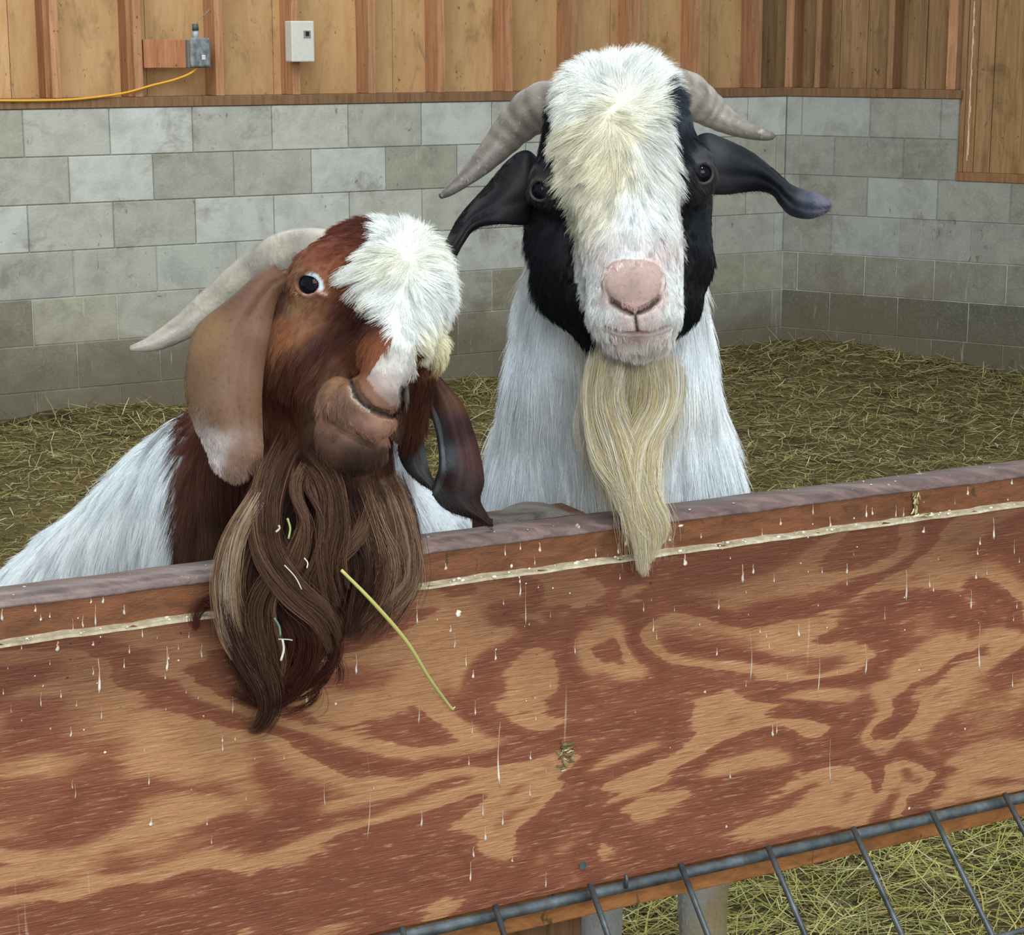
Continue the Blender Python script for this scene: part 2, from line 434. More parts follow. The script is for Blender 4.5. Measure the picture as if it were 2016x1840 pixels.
t.links.new(c, b.inputs['Base Color']); b.inputs['Roughness'].default_value = .95; b.inputs['Specular IOR Level'].default_value = .1
bump(t, b, n2, .8, .02)
struct(mesh_np('floor', v, f, m, smooth=True))

def straw_field(n, xr, yr, lmin, lmax, wmin, wmax, tilt=.18):
    x = rng.uniform(*xr, n); y = rng.uniform(*yr, n)
    keep = wall_dist(x, y) > .03; x, y = x[keep], y[keep]; n = len(x)
    z = floor_h(x, y) + rng.uniform(0, .012, n)
    th = rng.uniform(0, 2 * np.pi, n); el = rng.normal(0, tilt, n)
    up = rng.random(n) < .03; el[up] = rng.uniform(.4, 1.2, up.sum())
    L = rng.uniform(lmin, lmax, n); w = rng.uniform(wmin, wmax, n)
    d = np.stack([np.cos(th) * np.cos(el), np.sin(th) * np.cos(el), np.sin(el)], -1)
    bend = np.stack([-np.sin(th), np.cos(th), np.zeros(n)], -1) * rng.normal(0, .12, n)[:, None]
    c0 = np.stack([x, y, z], -1) - d * L[:, None] * np.where(up, .1, .5)[:, None]
    c0[:, 2] = np.maximum(c0[:, 2], z - .004)
    c1 = c0 + (d * .5 + bend) * L[:, None]; c2 = c0 + d * L[:, None]
    side = np.cross(d, np.array([0, 0, 1.0])); side /= np.linalg.norm(side, axis=1)[:, None] + 1e-9
    top = np.cross(side, d)
    V = []
    for cc, sc in ((c0, .8), (c1, 1), (c2, .6)):
        for a in (0, 2.09, 4.19):
            V.append(cc + (side * np.cos(a) + top * np.sin(a) * .5) * (w * sc)[:, None] * .5)
    V = np.stack(V, 1)
    base = np.arange(n)[:, None] * 9
    q = []
    for s_ in (0, 3):
        for j in range(3):
            q.append(np.stack([base[:, 0] + s_ + j, base[:, 0] + s_ + (j + 1) % 3, base[:, 0] + s_ + 3 + (j + 1) % 3, base[:, 0] + s_ + 3 + j], -1))
    q = np.concatenate(q)
    pal = np.array([lin(h) for h in ('a5975f', 'baac74', '8c7f50', 'cfc291', '726843', '5a5136', 'e0d4a8', '94915a')])
    pr = np.array([.22, .18, .2, .08, .14, .10, .03, .05])
    col = pal[rng.choice(len(pal), n, p=pr)] * rng.uniform(.8, 1.15, (n, 1))
    return V.reshape(-1, 3), q, np.repeat(col, 9, 0)
parts = [straw_field(60000, (-3.6, 4.6), (3.4, 10.8), .03, .09, .002, .006),
         straw_field(14000, (-3.6, 4.6), (7.0, 11.0), .04, .12, .003, .006, .3),
         straw_field(14000, (-.4, 2.4), (3.1, 4.6), .03, .11, .0014, .0036, .2)]
# a brighter, greener layer of loose hay just inside the rack
g_v, g_f, g_c = straw_field(4200, (-.1, 1.8), (3.1, 4.4), .06, .17, .0020, .0044, .25)
pal = np.array([lin(h) for h in ('b8b66a', 'a9a55c', 'd5cf8e', '8f9a4e', 'c9b866')])
g_c = np.repeat(pal[rng.integers(0, 5, len(g_c) // 9)], 9, 0); g_v[:, 2] += .012
parts.append((g_v, g_f, g_c))
# fresher, paler straw drifted against the walls
w_v, w_f, w_c = straw_field(9000, (-3.6, 4.6), (7.4, 11.0), .05, .14, .003, .007, .3)
kk = wall_dist(w_v.reshape(-1, 9, 3)[:, 0, 0], w_v.reshape(-1, 9, 3)[:, 0, 1]) < .55
sel = np.nonzero(kk)[0]; rem = w_v.reshape(-1, 9, 3)[sel]; remc = w_c.reshape(-1, 9, 3)[sel] * 1.2; rem[:, :, 2] += .01
q0 = w_f.reshape(6, -1, 4)[:, 0] 
parts.append((rem.reshape(-1, 3), (q0[None] + np.arange(len(sel))[:, None, None] * 9).reshape(-1, 4), np.clip(remc.reshape(-1, 3), 0, 1)))
VV, FF, CC, off = [], [], [], 0
for a, b_, c_ in parts:
    VV.append(a); FF.append(b_ + off); CC.append(c_); off += len(a)
STRAW, t, b = nt('straw'); t.links.new(attr(t), b.inputs['Base Color']); b.inputs['Roughness'].default_value = .6; b.inputs['Specular IOR Level'].default_value = .3
so = mesh_np('straw_bedding', np.concatenate(VV), np.concatenate(FF), STRAW, colors=np.concatenate(CC))
so['kind'] = 'stuff'; tag(so, 'loose yellow straw and hay strewn over the pen floor', 'straw')

# ------------------------------------------------------------------ the barrier
PD = 1.855; PHI = .478
PDIR = np.array([math.cos(PHI), math.sin(PHI), 0]); PN = np.array([math.sin(PHI), -math.cos(PHI), 0])
PO = np.array([0, PD, 0.0])
def on_panel(x, y, off=0.0):
    o = PO + PN * off; r_ = ray(x, y); t_ = np.dot(o - CAM, PN) / np.dot(r_, PN); return CAM + r_ * t_
ZT = CAM_Z - .255 * PD; ZL = CAM_Z - .273 * PD; ZB = CAM_Z - .457 * PD

def barrier_ply_mat():
    m, t, b = nt('weathered_fir_plywood')
    rot = (0, 0, -PHI)
    v = coords(t, rot, (1, 1, 1)); vs = coords(t, rot, (2.0, 1, 4.2), (.7, 0, .35))
    big = noise(t, vs, 1.9, 3.0, .42, .9)
    # rotary-cut figure: alternating early and late wood contours
    R = lin('874d34'); T = lin('b07f56'); D = lin('77412b')
    k = math_(t, 'FRACT', math_(t, 'MULTIPLY', big, 5.2))
    lines = noise(t, coords(t, rot, (5, 1, 62)), 5, 4, .65, .5)
    k2 = math_(t, 'ADD', k, math_(t, 'MULTIPLY', math_(t, 'SUBTRACT', lines, .5), .34))
    c = ramp(t, k2, [(.0, R + (1,)), (.16, T + (1,)), (.47, T + (1,)), (.51, R + (1,)), (.8, D + (1,)), (.98, R + (1,))])
    grain = noise(t, coords(t, rot, (11, 1, 120)), 4, 5, .7, .5)
    c = mix(t, c, L4('6e3f28'), math_(t, 'MULTIPLY', ramp(t, grain, [(.52, (0, 0, 0)), (.66, (1, 1, 1))]), .45))
    c = mix(t, c, L4('cfa27a'), math_(t, 'MULTIPLY', ramp(t, grain, [(.33, (1, 1, 1)), (.44, (0, 0, 0))]), .5))
    # darker brown towards the top, with dark pinholes
    sx = N(t, 'ShaderNodeSeparateXYZ'); t.links.new(v, sx.inputs[0])
    hz = math_(t, 'ADD', math_(t, 'MULTIPLY', math_(t, 'SUBTRACT', sx.outputs['Z'], ZL - .13), 8.0), math_(t, 'MULTIPLY', math_(t, 'SUBTRACT', noise(t, v, 7, 4), .5), 1.6), True)
    c = mix(t, c, L4('5c3320'), math_(t, 'MULTIPLY', hz, .75))
    dot = noise(t, v, 230, 1, .5); c = mix(t, c, L4('2c1a12'), math_(t, 'MULTIPLY', ramp(t, dot, [(.74, (0, 0, 0)), (.78, (1, 1, 1))]), math_(t, 'ADD', math_(t, 'MULTIPLY', hz, .6), .25)))
    # pale splash drips: thin vertical smears
    dr = noise(t, coords(t, rot, (95, 1, 5)), 1.0, 2, .5, .2)
    c = mix(t, c, L4('d9bfa6'), math_(t, 'MULTIPLY', ramp(t, dr, [(.74, (0, 0, 0)), (.80, (1, 1, 1))]), .55))
    t.links.new(c, b.inputs['Base Color']); b.inputs['Roughness'].default_value = .62; b.inputs['Specular IOR Level'].default_value = .3
    bump(t, b, math_(t, 'ADD', grain, lines), .7, .003)
    return m
def prail(mb, s0, s1, off0, off1, z0, z1, col=None):
    mb.box(PO + PDIR * s0 + PN * off0 + np.array([0, 0, z0]), PDIR * (s1 - s0), PN * (off1 - off0), (0, 0, z1 - z0), col)
bar = empty('plywood_barrier', PO + np.array([0, 0, 0]), 'wide reddish plywood barrier that both goats lean over', 'barrier')
# one gently warped, subdivided plywood sheet
BP = barrier_ply_mat()
mb = MB(); prail(mb, -1.1, 1.3, -.0125, 0, ZB, ZL); adopt(mb.build('plywood_sheet', BP, bevel=.001), bar)
m, t, b = nt('bare_sheet_edge')
n1 = noise(t, coords(t, (0, 0, -PHI), (1, 1, 1)), 70, 4, .7)
t.links.new(ramp(t, n1, [(.3, L4('8f8066')), (.55, L4('b3a68a')), (.75, L4('d6d0bf'))]), b.inputs['Base Color']); b.inputs['Roughness'].default_value = .9
bump(t, b, n1, .5, .003)
# the worn upper edge of the sheet, chewed slightly uneven
ns = 160; ss = np.linspace(-1.1, 1.3, ns); vv = []
for i, s_ in enumerate(ss):
    jz = .0006 * math.sin(i * .9) + .0005 * math.sin(i * 2.3 + 1); jo = .0005 * math.sin(i * 1.7)
    for (o_, z_) in ((-.0135, ZL - .001), (-.0135, ZL + .0012 + jz), (.0003 + jo, ZL + .0006 + jz), (.0009 + jo, ZL - .0018 + jz * .5)):
        vv.append(PO + PDIR * s_ + PN * o_ + np.array([0, 0, z_]))
ff = []
for i in range(ns - 1):
    for j in range(4): ff.append((i * 4 + j, i * 4 + (j + 1) % 4, i * 4 + 4 + (j + 1) % 4, i * 4 + 4 + j))
ff += [(0, 1, 2, 3), tuple((ns - 1) * 4 + j for j in (3, 2, 1, 0))]
mb = MB(); mb.add(vv, ff); adopt(mb.build('sheet_top_edge', m), bar)

RAILM = mat_wood('rubbed_rail_timber', '50301d', '784b2f', rot=(0, 0, -PHI), grain=(1.2, 14, 22), stain=.5, staincol='4a2b1c', rough=.6, knots=False)
m, t, b = nt('worn_rail_top')
rot = (0, 0, -PHI)
g = noise(t, coords(t, rot, (3, 16, 16)), 5, 6, .65, .5); g2 = noise(t, coords(t, rot), 34, 5, .7, .6)
c = ramp(t, g, [(.3, L4('45383a')), (.5, L4('66524d')), (.7, L4('866d64'))])
sx = N(t, 'ShaderNodeSeparateXYZ'); t.links.new(coords(t, rot), sx.inputs[0])
c = mix(t, c, L4('8a5a41'), ramp(t, math_(t, 'ADD', math_(t, 'MULTIPLY', sx.outputs['X'], -1.0), math_(t, 'MULTIPLY', g2, .6)), [(.1, (0, 0, 0)), (.7, (.6, .6, .6))]))
c = mix(t, c, L4('d8cdbb'), math_(t, 'MULTIPLY', ramp(t, g2, [(.66, (0, 0, 0)), (.72, (1, 1, 1))]), .75))
t.links.new(c, b.inputs['Base Color']); b.inputs['Roughness'].default_value = .42; b.inputs['Specular IOR Level'].default_value = .45
bump(t, b, math_(t, 'ADD', g, g2), .3, .003)
RTOP = m
mb = MB(); prail(mb, -1.2, 1.4, -.052, -.0135, ZT - .16, ZT); o = mb.build('top_rail', RAILM, bevel=.002); adopt(o, bar)
# rubbed, rounded top of the rail
ns = 140; ss = np.linspace(-1.2, 1.4, ns); prof = [(-.052, ZT - .004), (-.0515, ZT + .002), (-.048, ZT + .0055), (-.026, ZT + .0058), (-.020, ZT + .0045), (-.0135, ZT + .0005), (-.0124, ZT - .0035), (-.0124, ZT - .0050), (-.03, ZT - .0045)]
vv = []
for i, s_ in enumerate(ss):
    w1 = .0004 * math.sin(i * .41) + .0003 * math.sin(i * 1.27); 
    for j, (o_, z_) in enumerate(prof):
        q = w1 if j in (1, 2, 3, 4, 5) else (w1 * 1.2 * math.sin(i * .77) if j in (6, 7) else 0)
        vv.append(PO + PDIR * s_ + PN * (o_ + (.4 * q if j == 5 else 0)) + np.array([0, 0, z_ + q]))
npf = len(prof); ff = []
for i in range(ns - 1):
    for j in range(npf): ff.append((i * npf + j, i * npf + (j + 1) % npf, (i + 1) * npf + (j + 1) % npf, (i + 1) * npf + j))
mb = MB(); mb.add(vv, ff); adopt(mb.build('rail_top_face', RTOP, smooth=True), bar)
mb = MB(); prail(mb, -1.1, 1.3, -.052, -.0135, ZB - .040, ZB + .06); adopt(mb.build('bottom_rail', mat_wood('lower_rail_timber', '6d4426', 'a06a3c', rot=(0, 0, -PHI), grain=(1.2, 14, 22), stain=.3, knots=False), bevel=.002), bar)

# timber post behind the barrier with its weathered flat top
s0 = np.dot(on_panel(972, 1030, -.054) - PO, PDIR); s1 = np.dot(on_panel(1155, 1010, -.054) - PO, PDIR)
POSTM = mat_wood('dark_post_timber', '3c2a1d', '6b4c33', grain=(16, 16, 1), stain=.4, knots=False)
post = empty('fence_post', PO + PDIR * (s0 + s1) / 2 - PN * .1, 'dark timber post behind the plywood barrier between the goats', 'post')
mb = MB(); prail(mb, s0, s1 - .0, -.105, -.056, -.05, ZT + .0055); adopt(mb.build('post_shaft', POSTM, bevel=.003), post)
ns = 30; vv = []
for i in range(ns):
    u = i / (ns - 1); s_ = s0 + (s1 - s0) * u; dip = -.002 * math.sin(u * 9) - (.006 * max(0, u - .75) / .25)
    bk = -.078 - .022 * math.sin(min(1, u * 1.6) * 1.57) + .012 * max(0, u - .8) / .2
    for (o_, z_) in ((bk, ZT + .004), (bk, ZT + .010 + dip), (-.0555, ZT + .0095 + dip), (-.0555, ZT + .004)):
        vv.append(PO + PDIR * s_ + PN * o_ + np.array([0, 0, z_]))
ff = []
for i in range(ns - 1):
    for j in range(4): ff.append((i * 4 + j, i * 4 + (j + 1) % 4, i * 4 + 4 + (j + 1) % 4, i * 4 + 4 + j))
ff += [(0, 1, 2, 3), tuple((ns - 1) * 4 + j for j in (3, 2, 1, 0))]
mb = MB(); mb.add(vv, ff); adopt(mb.build('post_top', mat_wood('weathered_post_top', '35302c', '6a625b', rot=(0, 0, -PHI), grain=(3, 14, 14), stain=.5, knots=False)), post)

# steel rack below: a tube along the sheet's lower edge and leaning rods
STEEL, t, b = nt('dull_steel')
n1 = noise(t, coords(t), 30, 5, .6); n2 = noise(t, coords(t), 160, 3, .6)
c = ramp(t, n1, [(.3, L4('34383a')), (.55, L4('5d6568')), (.75, L4('7d8587'))]); c = mix(t, c, L4('5a3d2c'), math_(t, 'MULTIPLY', ramp(t, n2, [(.55, (0, 0, 0)), (.7, (1, 1, 1))]), .5))
t.links.new(c, b.inputs['Base Color']); b.inputs['Metallic'].default_value = .45; b.inputs['Roughness'].default_value = .42
rack = empty('steel_feeder_rack', on_panel(1500, 1680, .01), 'steel rod feeder rack hanging under the plywood barrier', 'feeder rack')
tz = ZB - .0045
def rackpt(s_, z_=tz, off=.0085): return PO + PDIR * s_ + PN * off + np.array([0, 0, z_])
mb = MB(); mb.add(*tube([rackpt(s_) for s_ in np.linspace(-1.1, 1.3, 30)], .0062, 14)); adopt(mb.build('top_tube', STEEL, smooth=True), rack)
RD = -ray(-811, -3823); RD /= np.linalg.norm(RD)
xs_t = [606, 790, 973, 1160, 1338, 1510, 1678, 1832, 1976, 2110, 2238, 2360]
ys_t = [1868, 1828, 1785, 1742, 1703, 1668, 1632, 1598, 1565, 1536, 1508, 1482]
for x, y in zip(xs_t, ys_t):
    p0 = on_panel(x, y - 6, .017); p1 = p0 + RD * .42
    mb = MB(); mb.add(*tube([p0 + RD * .002, p0 + RD * .05, p0 + RD * .2, p1], .0032, 10)); adopt(mb.build('rod', STEEL, smooth=True), rack)
base = on_panel(1500, 1660, .017) + RD * .165 
mb = MB(); mb.add(*tube([base + PDIR * s_ + PN * .0 for s_ in (-.9, -.3, .3, .85)], .0032, 10)); adopt(mb.build('cross_rod', STEEL, smooth=True), rack)
mb = MB()
for x, y in [(1232, 1742)]:
    p0 = on_panel(x, y - 10, .0150); mb.add(*tube([p0 + np.array([0, 0, .006]), p0 + PN * .002, p0 - np.array([0, 0, .008])], .0022, 8))
adopt(mb.build('weld_bead', STEEL, smooth=True), rack)
# screw in the sheet
mb = MB(); p0 = on_panel(1147, 1703, .0); mb.add(*tube([p0 - PN * .002, p0 + PN * .0012], .0042, 14)); adopt(mb.build('screw_head', STEEL, smooth=False), bar)
# ------------------------------------------------------------------ implicit-surface modelling
AX = np.stack([RT, UP, -FW])            # right, up, towards the viewer
def rc(x0, y0, d0, r0, x1, y1, d1, r1, k=.012):
    return ('rc', P(x0, y0, d0), r0 * d0 / F_PX, P(x1, y1, d1), r1 * d1 / F_PX, k)
def el(x, y, d, rx, ry, rz, k=.012, rot=0.0):
    ax = np.stack([AX[0] * math.cos(rot) + AX[1] * math.sin(rot), -AX[0] * math.sin(rot) + AX[1] * math.cos(rot), AX[2]])
    return ('el', P(x, y, d), ax, np.array([rx * d / F_PX, ry * d / F_PX, rz]), k)
def cap(a, b, ra, rb, k): return ('rc', np.array(a, float), ra, np.array(b, float), rb, k)
def torus(c, axis, R, r, k, sx=1.0, ax=None): return ('to', np.array(c), axis, R, r, k, sx, ax)
def prim_d(p, Q):
    if p[0] == 'rc':
        _, a, ra, b, rb, k = p; ba = b - a; pa = Q - a
        h = np.clip(pa @ ba / (ba @ ba + 1e-12), 0, 1)
        return np.linalg.norm(pa - h[..., None] * ba, axis=-1) - (ra + (rb - ra) * h)
    if p[0] == 'el':
        _, c, ax, r, k = p; q = (Q - c) @ ax.T
        k0 = np.linalg.norm(q / r, axis=-1); k1 = np.linalg.norm(q / r ** 2, axis=-1) + 1e-9
        return k0 * (k0 - 1) / k1
    if p[0] == 'to':
        _, c, axis, R, r, k, sx, ax = p; q = Q - c; z = q @ axis
        if ax is not None: u = q @ ax; q = q - ax * (u * (1 - 1 / sx))[..., None]
        rad = np.linalg.norm(q - axis * (q @ axis)[..., None], axis=-1)
        return np.sqrt((rad - R) ** 2 + z ** 2) - r
def smin(a, b, k):
    h = np.clip(.5 + .5 * (b - a) / k, 0, 1); return b * (1 - h) + a * h - k * h * (1 - h)
def union(prims, Q, d=None):
    for p in prims:
        k = p[4] if p[0] == 'el' else p[5]
        q = prim_d(p, Q); d = q if d is None else smin(d, q, k)
    return d
def carve(prims, Q, d):
    for p in prims:
        k = p[4] if p[0] == 'el' else p[5]
        d = -smin(-d, prim_d(p, Q), k)
    return d

class Sdf:
    def __init__(s, head, body, kj=.03): s.head, s.body, s.kj = head, body, kj; s.add, s.cut = [], []
    def __call__(s, Q):
        d = smin(union(s.head, Q), union(s.body, Q), s.kj)
        if s.add: d = union(s.add, Q, d)
        if s.cut: d = carve(s.cut, Q, d)
        return d
    def part(s, Q): return union(s.head, Q) < union(s.body, Q)
    def hit(s, x, y, lo=1.2, full=True):
        r = ray(x, y); r = r / r[1]; d = lo
        for _ in range(120):
            v = float(s(np.array([CAM + r * d]))[0]) if full else float(smin(union(s.head, np.array([CAM + r * d])), union(s.body, np.array([CAM + r * d])), s.kj)[0])
            if v < .0002: break
            d += v * .8
            if d > 4: break
        return CAM + r * d
    def normal(s, p, e=.002):
        p = np.atleast_2d(p); n = np.stack([s(p + np.eye(3)[i] * e) - s(p - np.eye(3)[i] * e) for i in range(3)], -1)
        return n / (np.linalg.norm(n, axis=1)[:, None] + 1e-12)

def axis_grid(lo, hi, zones):
    """zones: list of (a, b, step) finer inside; returns sample positions"""
    out = [lo]
    while out[-1] < hi:
        p = out[-1]; st = .018
        for a, b, h in zones:
            if a <= p < b: st = min(st, h)
            elif p < a: st = min(st, max(h, (a - p) * .35 + h))
            elif p >= b: st = min(st, max(h, (p - b) * .35 + h))
        out.append(p + st)
    return np.array(out)
def surface_nets(sdf, gx, gy, gz):
    nx, ny, nz = len(gx), len(gy), len(gz)
    V = np.empty((nx, ny, nz), np.float32)
    for i in range(0, nx, 6):
        A, B, C = np.meshgrid(gx[i:i + 6], gy, gz, indexing='ij')
        V[i:i + 6] = sdf(np.stack([A, B, C], -1).reshape(-1, 3)).reshape(A.shape)
    S = V < 0
    cnt = np.zeros((nx - 1, ny - 1, nz - 1), np.int8)
    for a in (0, 1):
        for b in (0, 1):
            for c in (0, 1): cnt += S[a:nx - 1 + a, b:ny - 1 + b, c:nz - 1 + c]
    act = (cnt > 0) & (cnt < 8); idx = -np.ones(act.shape, np.int64); cells = np.argwhere(act); idx[act] = np.arange(len(cells))
    i, j, k = cells.T; acc = np.zeros((len(cells), 3)); num = np.zeros(len(cells))
    G = (gx, gy, gz)
    for ax_ in range(3):
        o = [a for a in range(3) if a != ax_]
        for u in (0, 1):
            for w in (0, 1):
                off = [0, 0, 0]; off[o[0]] = u; off[o[1]] = w
                off2 = list(off); off2[ax_] = 1
                a = V[i + off[0], j + off[1], k + off[2]]; b = V[i + off2[0], j + off2[1], k + off2[2]]
                m_ = (a < 0) != (b < 0); t_ = np.where(m_, a / np.where(m_, a - b, 1), 0)
                p = np.stack([G[q][(i, j, k)[q] + off[q]] for q in range(3)], -1).astype(float)
                c0 = G[ax_][(i, j, k)[ax_]]; c1 = G[ax_][(i, j, k)[ax_] + 1]
                p[:, ax_] = c0 + t_ * (c1 - c0)
                acc[m_] += p[m_]; num[m_] += 1
    verts = acc / num[:, None]; faces = []
    for ax_ in range(3):
        o = [a for a in range(3) if a != ax_]
        sl0 = [slice(1, -1)] * 3; sl0[ax_] = slice(0, -1); sl1 = list(sl0); sl1[ax_] = slice(1, None)
        a = S[tuple(sl0)]; b = S[tuple(sl1)]; e = np.argwhere(a != b); 
        if not len(e): continue
        flip = a[tuple(e.T)]
        base = e + 1; base[:, ax_] -= 1
        def cell(du, dw):
            q = base.copy(); q[:, o[0]] -= du; q[:, o[1]] -= dw; return idx[tuple(q.T)]
        q = np.stack([cell(1, 1), cell(0, 1), cell(0, 0), cell(1, 0)], -1)
        if ax_ == 1: flip = ~flip
        q[~flip] = q[~flip][:, ::-1]
        faces.append(q)
    return verts, np.concatenate(faces)

# ------------------------------------------------------------------ fields given at places on the animal
def in_poly(xy, poly):
    x, y = xy[:, 0], xy[:, 1]; p = np.array(poly, float); c = np.zeros(len(x), bool)
    j = len(p) - 1
    for i in range(len(p)):
        m_ = ((p[i, 1] > y) != (p[j, 1] > y)) & (x < (p[j, 0] - p[i, 0]) * (y - p[i, 1]) / (p[j, 1] - p[i, 1] + 1e-9) + p[i, 0])
        c ^= m_; j = i
    return c
def blend(xy, anchors, vals, pw=4.0):
    a = np.array(anchors, float); out = np.zeros((len(xy), vals.shape[1]))
    for s in range(0, len(xy), 40000):
        q = xy[s:s + 40000]; d2 = ((q[:, None] - a[None]) ** 2).sum(-1) + 60.0
        w = d2 ** (-pw / 2); w /= w.sum(1)[:, None]; out[s:s + 40000] = w @ vals
    return out
def seg_dist(xy, path):
    d = np.full(len(xy), 1e9); p = np.array(path, float)
    for a, b in zip(p[:-1], p[1:]):
        ba = b - a; h = np.clip((xy - a) @ ba / (ba @ ba), 0, 1); d = np.minimum(d, np.linalg.norm(xy - a - h[:, None] * ba, axis=1))
    return d
def color_field(anch):
    pts = [(a[0], a[1]) for a in anch]; v = np.array([lin(a[2]) for a in anch])
    return lambda xy, pw=4.0: blend(xy, pts, v, pw)

# ------------------------------------------------------------------ fur
def fur_mat(name, rough=.6, spec=.14, trans=0.0):
    m, t, b = nt(name)
    t.links.new(attr(t, 'fur_tone'), b.inputs['Base Color'])
    b.inputs['Roughness'].default_value = rough; b.inputs['Specular IOR Level'].default_value = spec
    return m
FUR = fur_mat('goat_hair')
def hair_object(name, pts, rad, col, parent, mat=None):
    """pts (n,k,3); rad (n,) root radius; col (n,3)"""
    n, k, _ = pts.shape
    cu = bpy.data.hair_curves.new(name); cu.add_curves([k] * n)
    cu.attributes['position'].data.foreach_set('vector', pts.astype(np.float32).ravel())
    r = rad[:, None] * np.linspace(1, .25, k)[None] if rad.ndim == 1 else rad
    a = cu.attributes.get('radius') or cu.attributes.new('radius', 'FLOAT', 'POINT')
    a.data.foreach_set('value', r.astype(np.float32).ravel())
    a = cu.attributes.new('fur_tone', 'FLOAT_COLOR', 'CURVE')
    a.data.foreach_set('color', np.concatenate([col, np.ones((n, 1))], 1).astype(np.float32).ravel())
    cu.materials.append(mat or FUR)
    o = bpy.data.objects.new(name, cu); COL.objects.link(o); adopt(o, parent); return o
def sample(verts, faces, n, wfn):
    tri = np.concatenate([faces[:, [0, 1, 2]], faces[:, [0, 2, 3]]])
    a, b, c = verts[tri[:, 0]], verts[tri[:, 1]], verts[tri[:, 2]]
    nr = np.cross(b - a, c - a); ar = np.linalg.norm(nr, axis=1); nr = nr / (ar[:, None] + 1e-15)
    w = ar * wfn((a + b + c) / 3, nr); w /= w.sum()
    t_ = rng.choice(len(tri), n, p=w); u = rng.random((n, 2)); f = u.sum(1) > 1; u[f] = 1 - u[f]
    return a[t_] + (b - a)[t_] * u[:, :1] + (c - a)[t_] * u[:, 1:]
def grow(name, roots, normals, anch, colfn, parent, seg=5, rad=.00016, clump=.012, clump_amt=.55, grav=.25, wave=.15, lenvar=.35, mask=None):
    xy = proj(roots)
    vals = np.array([[*(np.array(a[2:4]) / (np.hypot(a[2], a[3]) + 1e-9)), a[4], a[5]] for a in anch], float)
    F = blend(xy, [(a[0], a[1]) for a in anch], vals, 3.0)
    d = F[:, :1] * RT - F[:, 1:2] * UP
    d -= normals * (d * normals).sum(1)[:, None]
    ln = np.linalg.norm(d, axis=1)[:, None]; d = d / np.maximum(ln, .15)
    L = F[:, 2] / 1000 * rng.uniform(1 - lenvar, 1 + lenvar * .6, len(roots))
    lift = F[:, 3]
    # clumps
    K = max(8, int(len(roots) / 45)); ci = rng.choice(len(roots), K, replace=False)
    kd = kdtree.KDTree(K)
    for i_, c_ in enumerate(ci): kd.insert(roots[c_], i_)
    kd.balance()
    own = np.fromiter((kd.find(p)[1] for p in roots), int, len(roots))
    jit = rng.normal(0, 1, (K, 3)) * wave
    dirv = d * (1 - lift[:, None]) + normals * lift[:, None] + jit[own] * .55 + rng.normal(0, 1, roots.shape) * wave * .5
    dirv /= np.linalg.norm(dirv, axis=1)[:, None] + 1e-9
    ctip = roots[ci[own]] + dirv[ci[own]] * L[:, None]
    tt = np.linspace(0, 1, seg)
    g = np.array([0, 0, -1.0])
    pts = []
    for t_ in tt:
        p = roots - normals * .0006 + dirv * (L * t_)[:, None] + g * (grav * L * t_ * t_)[:, None]
        cp = roots[ci[own]] - normals * .0006 + dirv[ci[own]] * (L * t_)[:, None] + g * (grav * L * t_ * t_)[:, None]
        w = clump_amt * t_ ** 1.3 * np.exp(-np.linalg.norm(roots[ci[own]] - roots, axis=1) / clump)
        pts.append(p * (1 - w[:, None]) + cp * w[:, None])
    pts = np.stack(pts, 1)
    col = colfn(xy, roots)
    col = col * (1 + rng.normal(0, .17, (len(col), 1))) * (1 + rng.normal(0, .13, (K, 1)))[own]
    return hair_object(name, pts, np.full(len(roots), rad) * rng.uniform(.7, 1.25, len(roots)), np.clip(col, 0, 1), parent)
def view_w(c, n):
    tc = CAM - c; tc /= np.linalg.norm(tc, axis=1)[:, None]; k = (n * tc).sum(1)
    return np.where(k > -.15, 1.0, .12)
